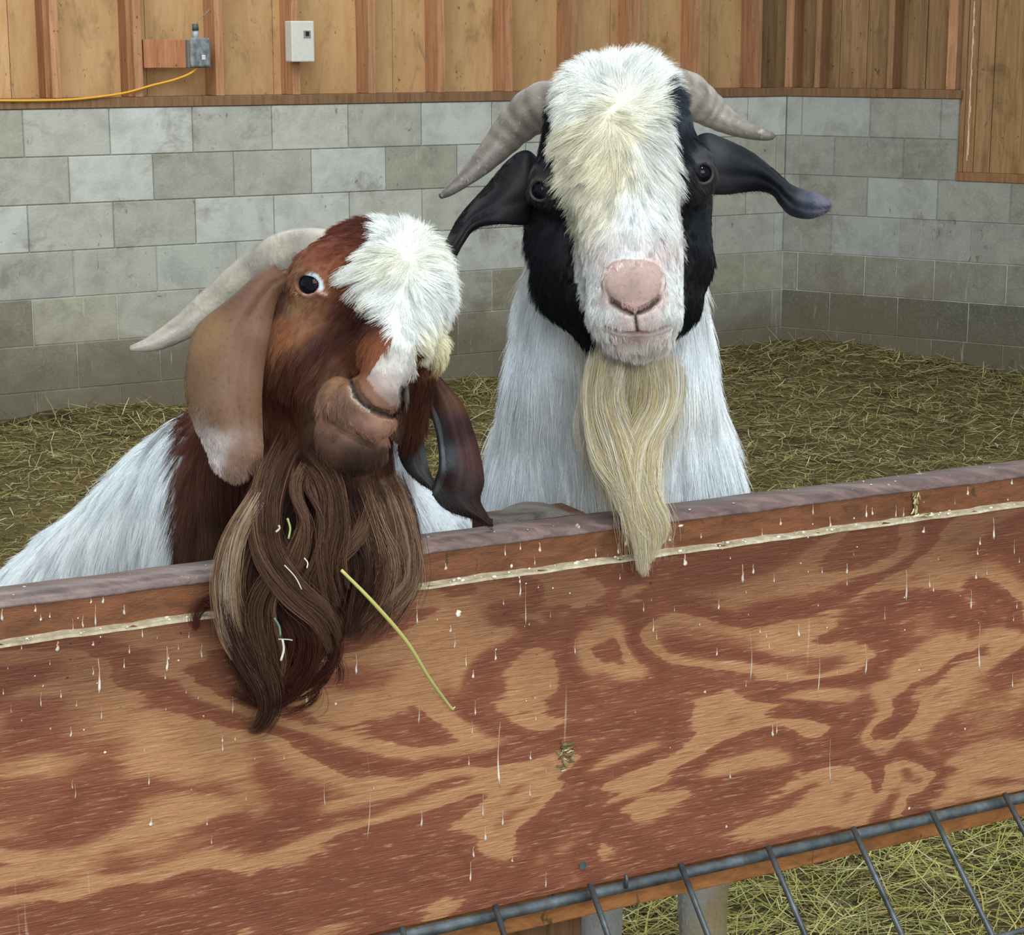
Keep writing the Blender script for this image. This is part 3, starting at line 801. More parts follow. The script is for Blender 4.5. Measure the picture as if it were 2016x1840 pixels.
def strands(name, guides, parent, rad=.00018, seg=22):
    """guides: (points[(x,y,d)...], count, spread_root m, spread_mid m, spread_tip m, colours, waviness)"""
    allp, allc, allr = [], [], []
    for pts, n, s0, s1, s2, cols, wav in guides:
        path = smooth_path([P(*q) for q in pts], 10)
        u = np.linspace(0, 1, len(path)); uu = np.linspace(0, 1, seg)
        base = np.stack([np.interp(uu, u, path[:, i]) for i in range(3)], -1)
        tg = np.gradient(base, axis=0); tg /= np.linalg.norm(tg, axis=1)[:, None]
        A = np.cross(tg, -FW); A /= np.linalg.norm(A, axis=1)[:, None]; B = np.cross(tg, A)
        th = rng.uniform(0, 2 * np.pi, n); rr = np.sqrt(rng.random(n))
        # thin locks inside the strand, each wandering on its own
        fl = max(4, n // 38); fi = rng.integers(0, fl, n); fth = rng.uniform(0, 6.28, fl); frr = np.sqrt(rng.random(fl))
        prof = np.interp(uu, [0, .5, 1], [s0, s1, s2])
        fsp = np.interp(uu, [0, .35, .8, 1], [.0050, .0036, .0030, .0016]) * rng.uniform(.6, 1.5, (fl, 1))[fi]
        ph = rng.uniform(0, 6.28, (fl, 2)); fr_ = rng.uniform(.5, 1.5, (fl, 2)); am = rng.uniform(.08, .42, (fl, 1)) * (.5 + wav)
        lx = (frr * np.cos(fth))[:, None] + am * (np.sin(6.283 * fr_[:, :1] * uu + ph[:, :1]) - np.sin(ph[:, :1])) * uu ** .7
        ly = (frr * np.sin(fth))[:, None] + am * .6 * np.sin(6.283 * fr_[:, 1:] * uu + ph[:, 1:])
        wv = rng.uniform(0, 6.28, (n, 1)); wf = rng.uniform(5, 11, (n, 1))
        stray = (rng.random(n) < .10)[:, None] * rng.normal(0, 1, (n, 1)) * uu[None] ** 1.6 * .9
        sty = (rng.random(n) < .10)[:, None] * np.abs(rng.normal(0, 1, (n, 1))) * uu[None] ** 1.6 * .5
        ox = lx[fi] * prof + (rr * np.cos(th))[:, None] * fsp + wav * .0012 * np.sin(wf * uu[None] + wv) + stray * (prof * .5 + .006)
        oy = ly[fi] * prof * .55 + (rr * np.sin(th))[:, None] * fsp + wav * .001 * np.cos(wf * uu[None] + wv) + sty * .01
        fstart = rng.uniform(0, .22, fl)[fi] + rng.uniform(0, .06, n); flen = 1 - rng.random(fl) ** 1.5 * .35
        ln = np.minimum(flen[fi], 1) - rng.random(n) ** 2 * .12
        p = base[None] + ox[..., None] * A[None] + oy[..., None] * B[None]
        # keep the hair outside the barrier's front
        src = (fstart[:, None] + (ln - fstart)[:, None] * uu[None]) * (seg - 1); i0 = np.clip(src.astype(int), 0, seg - 2); fr = (src - i0)[..., None]
        ar = np.arange(n)[:, None]; q = p[ar, i0] * (1 - fr) + p[ar, i0 + 1] * fr
        dist = (q - PO) @ PN; low = q[..., 2] < ZT + .02
        q += PN * np.where(low & (dist < .002), .002 - dist, 0)[..., None]
        c = np.array([lin(h) for h in cols]); flc = rng.integers(0, len(c), fl)
        cc = c[np.where(rng.random(n) < .6, flc[fi], rng.integers(0, len(c), n))] * (1 + rng.normal(0, .12, (n, 1)))
        allp.append(q); allc.append(np.clip(cc, 0, 1)); allr.append((np.full(n, rad) * rng.uniform(.7, 1.3, n))[:, None] * np.interp(uu, [0, .12, .6, 1], [.35, 1, .95, .3])[None])
    return hair_object(name, np.concatenate(allp), np.concatenate(allr), np.concatenate(allc), parent)

# ------------------------------------------------------------------ skin, horns, ears, eyes
def skin_mat(name, rough=.55):
    m, t, b = nt(name)
    n = noise(t, coords(t), 220, 3, .6)
    c = mix(t, attr(t), (0, 0, 0, 1), math_(t, 'MULTIPLY', ramp(t, n, [(.5, (0, 0, 0)), (.75, (1, 1, 1))]), .25))
    t.links.new(c, b.inputs['Base Color']); b.inputs['Roughness'].default_value = rough; b.inputs['Specular IOR Level'].default_value = .18
    bump(t, b, n, .25, .0012); return m
SKIN = skin_mat('goat_skin')
def horn_mat(name):
    m, t, b = nt(name)
    n = noise(t, coords(t), 30, 5, .65, .8); n2 = noise(t, coords(t), 130, 3, .6)
    c = mix(t, attr(t), L4('3f372f'), math_(t, 'MULTIPLY', ramp(t, n, [(.5, (0, 0, 0)), (.72, (1, 1, 1))]), .45))
    c = mix(t, c, L4('efe9d8'), math_(t, 'MULTIPLY', ramp(t, n2, [(.6, (0, 0, 0)), (.8, (1, 1, 1))]), .3))
    t.links.new(c, b.inputs['Base Color']); b.inputs['Roughness'].default_value = .45; b.inputs['Specular IOR Level'].default_value = .4
    bump(t, b, math_(t, 'ADD', n, n2), .35, .003); return m
HORN = horn_mat('horn')
def horn(path, parent, c_base, c_tip, ridges=11, flat=.82, label=None, up_light=None):
    pts = smooth_path([list(P(x, y, d)) + [r * d / F_PX] for x, y, d, r in path], 12)
    p, r = pts[:, :3], pts[:, 3]; n_ = len(p); u = np.linspace(0, 1, n_); sides = 28
    tg = np.gradient(p, axis=0); tg /= np.linalg.norm(tg, axis=1)[:, None]
    A = np.cross(tg, -FW); A /= np.linalg.norm(A, axis=1)[:, None]; B = np.cross(tg, A)
    th = np.linspace(0, 2 * np.pi, sides, endpoint=False)
    V, C = [], []
    cb, ct = np.array(lin(c_base)), np.array(lin(c_tip))
    for i in range(n_):
        keel = 1 + .10 * np.maximum(0, np.cos(th - 1.2)) ** 4
        rid = 1 + .030 * (1 - u[i]) * np.sin(u[i] * ridges * 6.283 + .6 * np.sin(th)) + .012 * np.sin(9 * th + u[i] * 4)
        q = p[i] + (r[i] * keel * rid)[:, None] * (np.cos(th)[:, None] * A[i] + flat * np.sin(th)[:, None] * B[i])
        V.append(q)
        f = u[i] ** 1.2; cc = cb * (1 - f) + ct * f
        st = 1 + .18 * np.sin(u[i] * ridges * 6.283 + 1.5 + .8 * np.sin(th * 2)) * (1 - u[i]) + .10 * np.sin(7 * th)
        C.append(cc[None] * st[:, None])
    V = np.concatenate(V); C = np.clip(np.concatenate(C), 0, 1)
    i, j = np.meshgrid(np.arange(n_ - 1), np.arange(sides), indexing='ij')
    q = np.stack([i * sides + j, i * sides + (j + 1) % sides, (i + 1) * sides + (j + 1) % sides, (i + 1) * sides + j], -1).reshape(-1, 4)
    tip = p[-1] + tg[-1] * r[-1] * .8; V = np.vstack([V, tip, p[0]]); C = np.vstack([C, ct, cb]); T = len(V) - 2
    b0 = (n_ - 1) * sides; jj = np.arange(sides)
    t1 = np.stack([b0 + jj, b0 + (jj + 1) % sides, np.full(sides, T)], -1); t2 = np.stack([(jj + 1) % sides, jj, np.full(sides, T + 1)], -1)
    o = mesh_np('horn', V, [q, t1, t2], HORN, smooth=True, colors=C); adopt(o, parent)
    if label: o['label'] = label
    return o
def ear(lobes, parent, colfn, anch, nhair, label=None, hair_rad=.00014):
    VV, QQ, CC, off = [], [], [], 0; frontv, frontq, fo = [], [], 0
    for st, bulge, thick in lobes:
        S_ = smooth_path([list(P(a[0], a[1], dA)) + list(P(b[0], b[1], dB)) for a, b, dA, dB in st], 6)
        n_, m_ = len(S_), 15; tt = np.linspace(-1, 1, m_)
        A, B = S_[:, :3], S_[:, 3:]
        mid = A[:, None] * ((1 - tt) / 2)[None, :, None] + B[:, None] * ((1 + tt) / 2)[None, :, None]
        tv = -FW
        hump = (1 - np.abs(tt) ** 2.2); fold = .35 * np.exp(-((tt - .35) / .16) ** 2) 
        endf = np.sin(np.clip(np.linspace(0, 1, n_) * 1.0, 0, 1) * np.pi) ** .4
        front = mid + tv * (bulge * (hump - fold * .8) * 1.0)[None, :, None] * endf[:, None, None]
        th_ = thick * (1 - np.abs(tt) ** 4) * 1.0 + .0008
        back = front - tv * th_[None, :, None]
        def quads(n_, m_, o_, rev=False):
            i, j = np.meshgrid(np.arange(n_ - 1), np.arange(m_ - 1), indexing='ij')
            q = np.stack([o_ + i * m_ + j, o_ + i * m_ + j + 1, o_ + (i + 1) * m_ + j + 1, o_ + (i + 1) * m_ + j], -1).reshape(-1, 4)
            return q[:, ::-1] if rev else q
        fv = front.reshape(-1, 3); bv = back.reshape(-1, 3); nb = n_ * m_
        qf = quads(n_, m_, off); qb = quads(n_, m_, off + nb, True)
        per = [i * m_ for i in range(n_)] + [(n_ - 1) * m_ + j for j in range(1, m_)] + [i * m_ + m_ - 1 for i in range(n_ - 2, -1, -1)] + [j for j in range(m_ - 2, 0, -1)]
        per = np.array(per) + off; per2 = np.roll(per, -1)
        qs = np.stack([per, per2, per2 + nb, per + nb], -1)
        VV += [fv, bv]; QQ += [qf, qb, qs]; off += 2 * nb
        frontv.append(fv); frontq.append(quads(n_, m_, fo)); fo += nb
    V = np.concatenate(VV); C = colfn(proj(V), V) * .75
    # outward orientation of the front sheets towards the viewer
    Q_ = np.concatenate(QQ)
    o = mesh_np('ear', V, Q_, SKIN, smooth=True, colors=np.clip(C, 0, 1)); adopt(o, parent)
    fv = np.concatenate(frontv); fq = np.concatenate(frontq)
    r_ = sample(fv, fq, nhair, lambda c, n: np.ones(len(c)))
    hh = grow('ear_hair', r_, np.tile(-FW, (len(r_), 1)), anch, colfn, o, seg=3, rad=hair_rad, clump_amt=.3, wave=.12)
    hh.matrix_parent_inverse = (o.matrix_parent_inverse).inverted() @ o.matrix_parent_inverse if False else Matrix.Identity(4)
    hh.matrix_parent_inverse = Matrix.Identity(4)
    if label: o['label'] = label
    return o
def eyeball_mat(name):
    m, t, b = nt(name); t.links.new(attr(t), b.inputs['Base Color'])
    b.inputs['Roughness'].default_value = .05; b.inputs['Specular IOR Level'].default_value = .16
    return m
EYEM = eyeball_mat('wet_eye')
def eye(c, look, r, rim_col, parent, pupil=.62, white=None):
    look = np.array(look) / np.linalg.norm(look); a = np.cross(look, [0, 0, 1.0]); a /= np.linalg.norm(a); b = np.cross(a, look)
    V, C = [], []; nl, ns = 26, 40
    for i in range(nl):
        ph = math.pi * i / (nl - 1)
        for j in range(ns):
            th = 2 * math.pi * j / ns
            V.append(c + r * (math.cos(ph) * look + math.sin(ph) * (math.cos(th) * a + math.sin(th) * b)))
            k = ph / (math.pi / 2)
            col = (.003, .003, .006) if k < pupil else (lin(rim_col) if k < pupil + .22 else (.25, .2, .16))
            if white is not None and k > pupil and (math.cos(th) * white[0] + math.sin(th) * white[1]) > .2: col = lin('c9dde6')
            C.append(col)
    q = np.array([[i * ns + j, i * ns + (j + 1) % ns, (i + 1) * ns + (j + 1) % ns, (i + 1) * ns + j] for i in range(nl - 1) for j in range(ns)])
    o = mesh_np('eye', V, q, EYEM, smooth=True, colors=np.array(C)); adopt(o, parent); return o

def goat_body(name, sdf, zones, lo, hi, colfn, parent):
    gx, gy, gz = (axis_grid(lo[i], hi[i], zones[i]) for i in range(3))
    v, f = surface_nets(sdf, gx, gy, gz)
    v = v.astype(float)
    o = mesh_np(name, v, f, SKIN, smooth=True, colors=np.clip(colfn(proj(v), v), 0, 1))
    adopt(o, parent)
    return v, f, o
def zone_px(x0, x1, y0, y1, d0, d1, h):
    a = [P(x, y, d) for x in (x0, x1) for y in (y0, y1) for d in (d0, d1)]; a = np.array(a); lo, hi = a.min(0), a.max(0)
    return [(lo[i], hi[i], h) for i in range(3)]
def stations(lst): return [((a, b), (c, d), e, f_) for (a, b, c, d, e, f_) in lst]

# ================================================================== the black and white goat
gb = empty('goat', (P(1210, 1000, 2.4)[0], 2.4, 0), 'white goat with black face patches and white blaze looking straight ahead', 'goat', 'goats leaning over the barrier')
head = [el(1218, 268, 1.99, 146, 128, .070), el(1222, 352, 1.985, 172, 92, .056, .02),
        rc(1212, 270, 1.955, 92, 1240, 470, 1.925, 88, .02), rc(1240, 470, 1.925, 88, 1246, 575, 1.910, 90, .015),
        el(1251, 622, 1.914, 94, 58, .044, .012), el(1256, 668, 1.922, 70, 33, .032, .010),
        rc(1115, 450, 2.02, 82, 1130, 570, 2.0, 68, .02), rc(1130, 570, 2.0, 68, 1176, 665, 1.975, 30, .012),
        rc(1325, 400, 2.02, 76, 1335, 520, 2.0, 66, .02), rc(1335, 520, 2.0, 66, 1328, 600, 1.985, 50, .012), rc(1328, 600, 1.985, 50, 1310, 650, 1.97, 28, .012),
        el(1078, 366, 1.967, 34, 40, .018, .02), el(1375, 334, 1.967, 32, 40, .018, .02),
        el(1210, 165, 2.0, 90, 40, .045, .02)]
B_xy = lambda d, z: None
def gp(x, y, d, z): p = P(x, y, d); return np.array([p[0], p[1], z])
body = [rc(1210, 430, 2.10, 140, 1204, 620, 2.14, 176, .03), rc(1204, 620, 2.14, 176, 1203, 760, 2.17, 200, .03),
        rc(1203, 760, 2.17, 200, 1206, 920, 2.22, 236, .03), rc(1206, 920, 2.22, 236, 1210, 1080, 2.27, 262, .03),
        cap(P(1210, 1080, 2.27), P(1212, 1260, 2.40), .152, .170, .05), cap(P(1212, 1240, 2.42), P(1205, 1135, 3.05), .168, .172, .05),
        cap(P(1370, 1400, 2.38), gp(1385, 1700, 2.36, .62), .055, .034, .03), cap(gp(1385, 1700, 2.36, .62), gp(1390, 1700, 2.36, .40), .034, .029, .01), cap(gp(1390, 1700, 2.36, .40), gp(1390, 1700, 2.38, .04), .026, .024, .01), cap(gp(1390, 1700, 2.37, .05), gp(1390, 1700, 2.34, .03), .03, .03, .01),
        cap(P(1170, 1400, 2.42), gp(1182, 1700, 2.42, .62), .055, .032, .03), cap(gp(1182, 1700, 2.42, .62), gp(1182, 1700, 2.42, .40), .032, .028, .01), cap(gp(1182, 1700, 2.42, .40), gp(1182, 1700, 2.44, .04), .026, .024, .01), cap(gp(1182, 1700, 2.43, .05), gp(1182, 1700, 2.40, .03), .03, .03, .01),
        cap(gp(1120, 1000, 3.0, .75), gp(1150, 1000, 3.05, .45), .09, .045, .03), cap(gp(1150, 1000, 3.05, .45), gp(1150, 1000, 3.12, .30), .042, .030, .01), cap(gp(1150, 1000, 3.12, .30), gp(1150, 1000, 3.04, .03), .026, .028, .01),
        cap(gp(1340, 1000, 3.0, .75), gp(1388, 1000, 3.05, .45), .09, .045, .03), cap(gp(1388, 1000, 3.05, .45), gp(1388, 1000, 3.12, .30), .042, .030, .01), cap(gp(1388, 1000, 3.12, .30), gp(1388, 1000, 3.04, .03), .026, .028, .01)]
SB = Sdf(head, body)
def surf(S, x, y, full=False): return S.hit(x, y, 1.2, full)
# nose pad, nostrils, philtrum, lips
pn = surf(SB, 1247, 552)
SB.add += [('el', pn + FW * .006, AX, np.array([.0285, .0180, .0085]), .009)]
PAD = SB.add[0]
NOSTR = [(1190, 556), (1192, 574), (1202, 590), (1220, 601), (1242, 614), (1252, 618), (1262, 612), (1282, 600), (1298, 586), (1304, 566), (1306, 548)]
PHIL = [(1250, 616), (1252, 634), (1255, 652)]
MOUTH = [(1192, 644), (1215, 653), (1240, 657), (1256, 655), (1278, 656), (1300, 650), (1320, 640)]
def groove(S, path, r, depth=0.0, k=.002, full=True):
    q = [S.hit(x, y, 1.2, full) + FW * depth for x, y in path]
    return [cap(a, b, r, r, k) for a, b in zip(q[:-1], q[1:])]
cuts = groove(SB, NOSTR, .0013, .0004) + groove(SB, [(1204, 592), (1222, 604), (1240, 613)], .0040, .0026) + groove(SB, [(1262, 611), (1280, 602), (1296, 588)], .0040, .0026) \
    + groove(SB, PHIL, .0012, .0006) + groove(SB, MOUTH, .0018, .0006)
ex = []
for (x, y, dr) in [(1061, 375, (-.22, 0)), (1386, 341, (.22, 0))]:
    p0 = surf(SB, x, y); look = SB.normal(p0, .006)[0]; print('eye normal', np.round([look @ RT, look @ UP, look @ -FW], 2)); look = look * .6 - FW * .4; look /= np.linalg.norm(look)
    ex.append((p0, look))
    SB.add.append(torus(p0 - look * .0016, look, .0096, .0021, .005, 1.0, None))
    cuts.append(('el', p0 - look * .001, AX, np.array([.0085, .0085, .008]), .002))
SB.cut = cuts
BLK_L = [(1112, 158), (1090, 180), (1040, 240), (1000, 300), (1000, 520), (1040, 600), (1100, 680), (1168, 725), (1180, 690), (1160, 640), (1143, 590), (1132, 540), (1130, 470), (1122, 420), (1108, 370), (1102, 330), (1086, 290), (1090, 240), (1104, 200)]
BLK_R = [(1296, 160), (1340, 170), (1420, 240), (1430, 540), (1395, 610), (1345, 672), (1332, 668), (1350, 610), (1352, 540), (1346, 470), (1340, 420), (1338, 370), (1330, 320), (1322, 260), (1306, 210)]
WCOL = color_field([(1130, 200, 'e4e4da'), (1150, 260, 'e3dcc4'), (1190, 320, 'e2dac0'), (1215, 240, 'e4ddc6'), (1240, 220, 'e9e7d8'), (1290, 280, 'e6e6e0'), (1170, 400, 'e2dcc6'), (1260, 420, 'e6e8e6'), (1240, 500, 'dedad8'),
                    (1160, 560, 'dfe0de'), (1330, 560, 'e0e2df'), (1250, 540, 'cfaaa4'), (1250, 590, 'cda49d'), (1210, 580, 'd6b9b2'), (1290, 570, 'd6b9b2'), (1250, 635, 'd6c3be'), (1255, 664, 'b79a94'), (1215, 658, 'd0c0ba'), (1300, 652, 'd0c0ba'), (1180, 645, 'd8d6d0'), (1335, 640, 'd8d6d0'), (1255, 680, 'd6cec6'), (1255, 695, 'd8d5cc'), (1190, 620, 'dcdcd8'), (1330, 620, 'dcdcd8'),
                    (1180, 160, 'e8eae4'), (1270, 140, 'eceeea')])
NCOL = color_field([(1050, 700, 'eaf1f5'), (1100, 900, 'e4ebef'), (1000, 960, 'eaf1f5'), (1380, 700, 'eef3f6'), (1400, 900, 'e9f0f4'), (1350, 960, 'e8eef2'), (1240, 730, 'b5a184'), (1225, 780, 'c2ae90'), (1250, 830, 'bfab8c'),
                    (1190, 860, 'cbb88f'), (1200, 930, 'cdbf9f'), (1160, 780, 'cfccc4'), (1310, 760, 'd8d8d2'), (1150, 960, 'd6d8d8'), (1200, 690, 'd5d2ca'), (1120, 800, 'd3d6d8'), (1360, 1750, 'b0afac'), (1420, 1790, 'a3926e'), (1185, 1760, 'b0aeaa')])
BCOL = color_field([(1060, 300, '0e1015'), (1060, 420, '08090c'), (1100, 560, '060709'), (1340, 230, '2c333c'), (1355, 280, '161a20'), (1370, 420, '15171c'), (1375, 560, '060709'), (1080, 460, '1b1c22'), (1070, 370, '2b2625'), (1385, 360, '332f30'), (1390, 310, '3a3a3e'), (950, 420, '0a0b10'), (890, 500, '1c1a1c'), (1470, 320, '0f1218'), (1500, 360, '090a0e'), (1590, 400, '454b56'), (1615, 395, '6b6775'), (1560, 415, '252a33'), (1545, 380, '14161b')])  # bluish grey sheen of the right temple is painted into the black hair
def colB(xy, w):
    hd = SB.part(w); blk = in_poly(xy, BLK_L) | in_poly(xy, BLK_R)
    # everything of the head that lies behind the face, and the ear roots, is black; poll white
    side = ((xy[:, 0] < 1085) | (xy[:, 0] > 1345)) & (xy[:, 1] > 180) & (xy[:, 1] < 640)
    c = np.where(hd[:, None], WCOL(xy), NCOL(xy))
    return np.where((hd & (blk | side))[:, None], BCOL(xy), c)
def skinB(xy, w):
    c = colB(xy, w) * .82
    hd = SB.part(w)
    d = np.minimum(seg_dist(xy, [(1205, 594), (1222, 605), (1250, 618), (1280, 603), (1294, 590)]) / 1.6, seg_dist(xy, PHIL) / .9)
    k = np.clip(1.25 - d / 5.0, 0, 1)[:, None] * hd[:, None]
    c = c * (1 - k) + np.array(lin('40301f')) * k
    k = np.clip(1 - seg_dist(xy, MOUTH) / 5, 0, 1)[:, None] * .75 * hd[:, None]; c = c * (1 - k) + np.array(lin('7a5654')) * k
    pk = prim_d(PAD, w) < .004
    pad = np.array(lin('a98f86')) * (1 - .25 * np.exp(-((xy[:, :1] - 1247) / 22) ** 2 - ((xy[:, 1:] - 560) / 22) ** 2)) * np.array([1, 1, 1])
    c = np.where((pk & (k[:, 0] <= 0) & (seg_dist(xy, NOSTR) > 4) & (xy[:, 1] < 612))[:, None], pad, c)
    for (p0, look) in ex:
        e = np.linalg.norm(w - p0, axis=1)
        k = np.clip(1 - np.abs(e - .0095) / .004, 0, 1)[:, None] * .7; c = c * (1 - k) + np.array(lin('4a413d')) * k
    return c
zb = zone_px(1150, 1350, 500, 700, 1.84, 1.94, .0016), zone_px(1020, 1420, 120, 720, 1.88, 2.12, .0042), zone_px(1036, 1096, 345, 405, 1.92, 1.98, .0019), zone_px(1356, 1412, 312, 370, 1.92, 1.98, .0019)
zones = [[z[i] for z in zb] for i in range(3)]
vB, fB_, oB = goat_body('goat_body', SB, zones, (-.12, 1.82, -.02), (.42, 3.32, 1.78), skinB, gb)
for (p0, look), rim in zip(ex, ('6f665f', 'b9b391')):
    eye(p0 - look * .0090, look, .0106, rim, gb, pupil=.72)
horn([(1118, 196, 2.04, 40), (1062, 212, 2.06, 47), (1018, 245, 2.07, 39), (984, 283, 2.07, 31), (948, 322, 2.06, 23), (915, 352, 2.05, 16), (885, 375, 2.04, 11), (868, 386, 2.03, 6)], gb, '82786e', '4b443d')
horn([(1288, 172, 2.04, 36), (1345, 180, 2.06, 42), (1392, 212, 2.08, 35), (1430, 238, 2.08, 25), (1470, 256, 2.07, 17), (1505, 266, 2.06, 11), (1522, 268, 2.06, 7)], gb, '9a9186', '564f47')
earB = lambda xy, w: BCOL(xy)
ear([(stations([(1075, 330, 1080, 420, 2.04, 2.03), (1040, 296, 1055, 438, 2.03, 2.01), (1003, 312, 1025, 443, 2.03, 2.0), (960, 362, 985, 441, 2.03, 1.99), (915, 412, 938, 450, 2.02, 1.99), (886, 458, 914, 478, 2.01, 1.98), (868, 494, 896, 512, 2.0, 1.98), (862, 525, 886, 542, 2.0, 1.98), (872, 553, 878, 557, 1.99, 1.99)]), .014, .006)],
    gb, earB, [(1000, 380, -1, .5, 5, .12), (930, 430, -1, .7, 5, .12), (880, 500, -.3, 1, 6, .12)], 6000)
ear([(stations([(1340, 290, 1345, 360, 2.04, 2.03), (1385, 262, 1385, 378, 2.03, 2.02), (1425, 272, 1425, 383, 2.03, 2.01), (1485, 302, 1490, 376, 2.02, 2.0), (1538, 346, 1520, 384, 2.0, 1.99), (1556, 362, 1534, 402, 1.99, 1.98), (1580, 372, 1556, 424, 1.98, 1.98), (1610, 380, 1592, 431, 1.98, 1.98), (1630, 392, 1624, 421, 1.98, 1.98), (1637, 402, 1634, 410, 1.98, 1.98)]), .014, .006)],
    gb, earB, [(1440, 320, 1, .3, 5, .12), (1520, 360, 1, .6, 5, .12), (1590, 400, 1, .2, 3, .1)], 6000)
combB = [(1235, 440, 0, 1, 9, .22), (1180, 440, -1, .7, 12, .25), (1290, 430, 1, .7, 12, .25), (1240, 350, .0, 1, 14, .3), (1170, 350, -1, .45, 17, .28), (1300, 340, 1, .5, 17, .28), (1125, 330, -1, .3, 19, .25), (1330, 320, 1, .4, 17, .25),
         (1235, 300, .1, .9, 18, .3), (1225, 232, .9, .2, 20, .3), (1255, 205, .8, -.25, 22, .35), (1170, 260, -1, .35, 22, .3), (1280, 260, 1, .3, 20, .3), (1120, 260, -1, .2, 22, .3), (1200, 190, -.6, -.1, 24, .45), (1270, 180, .5, -.6, 26, .5), (1150, 190, -1, .2, 20, .4), (1250, 140, .6, -1, 24, .6), (1190, 150, -.2, -1, 18, .5),
         (1150, 480, -.6, 1, 9, .2), (1335, 470, .6, 1, 9, .2), (1240, 500, 0, 1, 5, .25), (1160, 560, -.5, 1, 5, .25), (1335, 560, .5, 1, 5, .25), (1250, 550, 0, 1, 1.2, .2), (1180, 620, -.5, 1, 6, .3), (1325, 620, .5, 1, 6, .3), (1250, 640, 0, 1, 2.5, .3), (1220, 690, -.1, 1, 9, .35), (1290, 690, .1, 1, 9, .35),
         (1060, 330, -.3, 1, 6, .1), (1050, 420, 0, 1, 5, .08), (1100, 500, .1, 1, 6, .08), (1040, 500, -.5, 1, 12, .2), (1110, 620, .2, 1, 9, .12), (1150, 680, .3, 1, 14, .2), (1380, 300, .3, 1, 5, .1), (1385, 430, 0, 1, 5, .08), (1380, 560, -.2, 1, 6, .1), (1350, 640, -.3, 1, 8, .15), (1345, 230, .3, 1, 5, .1), (1080, 240, -.3, 1, 8, .2), (1010, 290, -1, .5, 26, .4), (1035, 520, -1, .6, 22, .35), (1040, 480, -1, .5, 16, .3), (1400, 265, .8, .6, 18, .35)]
combN = [(1040, 620, -.25, 1, 26, .14), (1000, 780, -.35, 1, 32, .16), (970, 920, -.35, 1, 36, .18), (1100, 800, -.05, 1, 32, .1), (1080, 950, -.05, 1, 36, .1), (1200, 750, .0, 1, 26, .08), (1200, 900, .1, 1, 34, .1), (1300, 800, .05, 1, 30, .1), (1300, 960, .1, 1, 34, .1), (1390, 700, .2, 1, 28, .14), (1420, 850, .3, 1, 34, .16), (1440, 960, .35, 1, 36, .18), (1385, 1750, 0, 1, 8, .1), (1185, 1760, 0, 1, 8, .1)]
def fur_on(sdf, v, f, n_head, n_body, combh, combb, colfn, parent, extra_mask=None, dens=None):
    hd_c = lambda c: sdf.part(c)
    for nm, n, comb, sel, rad, cl in (('face_hair', n_head, combh, True, .00015, .010), ('body_coat', n_body, combb, False, .00021, .016)):
        w = lambda c, nr: view_w(c, nr) * (hd_c(c) == sel) * (dens(proj(c)) if (dens is not None) else 1.0)
        r_ = sample(v, f, n, w)
        nr = sdf.normal(r_)
        if extra_mask is not None: k = extra_mask(r_, proj(r_)); r_, nr = r_[k], nr[k]
        grow(nm, r_, nr, comb, colfn, parent, seg=6 if sel else 7, rad=rad, clump=cl, grav=.18 if sel else .3)
def maskB(w, xy):
    k = np.ones(len(w), bool)
    for p0, look in ex: k &= np.linalg.norm(w - p0, axis=1) > .0105
    k &= ~((prim_d(PAD, w) < .004) & (xy[:, 1] < 616) & (rng.random(len(w)) > .06 + .9 * np.clip((552 + 4 * np.sin(xy[:, 0] / 7) - xy[:, 1]) / 28, 0, 1)))
    k &= (seg_dist(xy, NOSTR[1:-1]) > 5) | (w[:, 1] > 2.0)
    k &= (seg_dist(xy, MOUTH) > 7) | (w[:, 1] > 2.0)
    k &= (seg_dist(xy, PHIL) > 4) | (w[:, 1] > 2.0)
    return k
hide = lambda xy: np.where((xy[:, 1] > 1085) & (xy[:, 1] < 1600), .08, 1.0)
fur_on(SB, vB, fB_, 85000, 80000, combB, combN, colB, gb, maskB, hide)
TAN = ['c6b694', 'd3c8b0', 'b8a682', 'dcd5c6', 'c9b98e']
strands('beard', [
    ([(1185, 672, 1.935), (1172, 780, 1.94), (1190, 870, 1.925), (1236, 950, 1.905), (1262, 1040, 1.895), (1266, 1128, 1.893)], 1500, .010, .016, .004, TAN, .8),
    ([(1215, 700, 1.925), (1200, 790, 1.93), (1232, 880, 1.912), (1262, 980, 1.90), (1284, 1050, 1.893), (1277, 1108, 1.892)], 1800, .014, .013, .007, TAN, .8),
    ([(1312, 672, 1.94), (1318, 780, 1.94), (1284, 870, 1.925), (1272, 960, 1.905), (1298, 1030, 1.893), (1296, 1070, 1.892)], 1300, .009, .012, .008, TAN, .8),
    ([(1290, 700, 1.925), (1296, 790, 1.93), (1258, 880, 1.912), (1254, 980, 1.90), (1264, 1060, 1.893), (1270, 1136, 1.892)], 1600, .014, .013, .004, TAN, .7),
    ([(1255, 705, 1.925), (1248, 820, 1.94), (1255, 920, 1.92), (1264, 1010, 1.90), (1284, 1065, 1.892)], 900, .022, .016, .012, TAN, .9),
    ([(1180, 690, 1.94), (1160, 800, 1.97), (1170, 900, 1.98)], 500, .006, .012, .012, ['dcd8cc', 'd8cfb8'], .9),
    ([(1325, 690, 1.95), (1335, 780, 1.98), (1322, 880, 1.99)], 400, .006, .010, .012, ['dcd8cc', 'd8cfb8'], .9)], gb, rad=.00013)
strands('forelock', [([(1250, 150, 1.99), (1262, 128, 1.985), (1285, 122, 1.985)], 350, .010, .010, .006, ['eceeea', 'dfe0da'], .9),
    ([(1225, 150, 1.99), (1222, 130, 1.985), (1205, 124, 1.985)], 250, .010, .010, .007, ['eceeea', 'dfe0da'], .9)], gb, rad=.00013, seg=10)
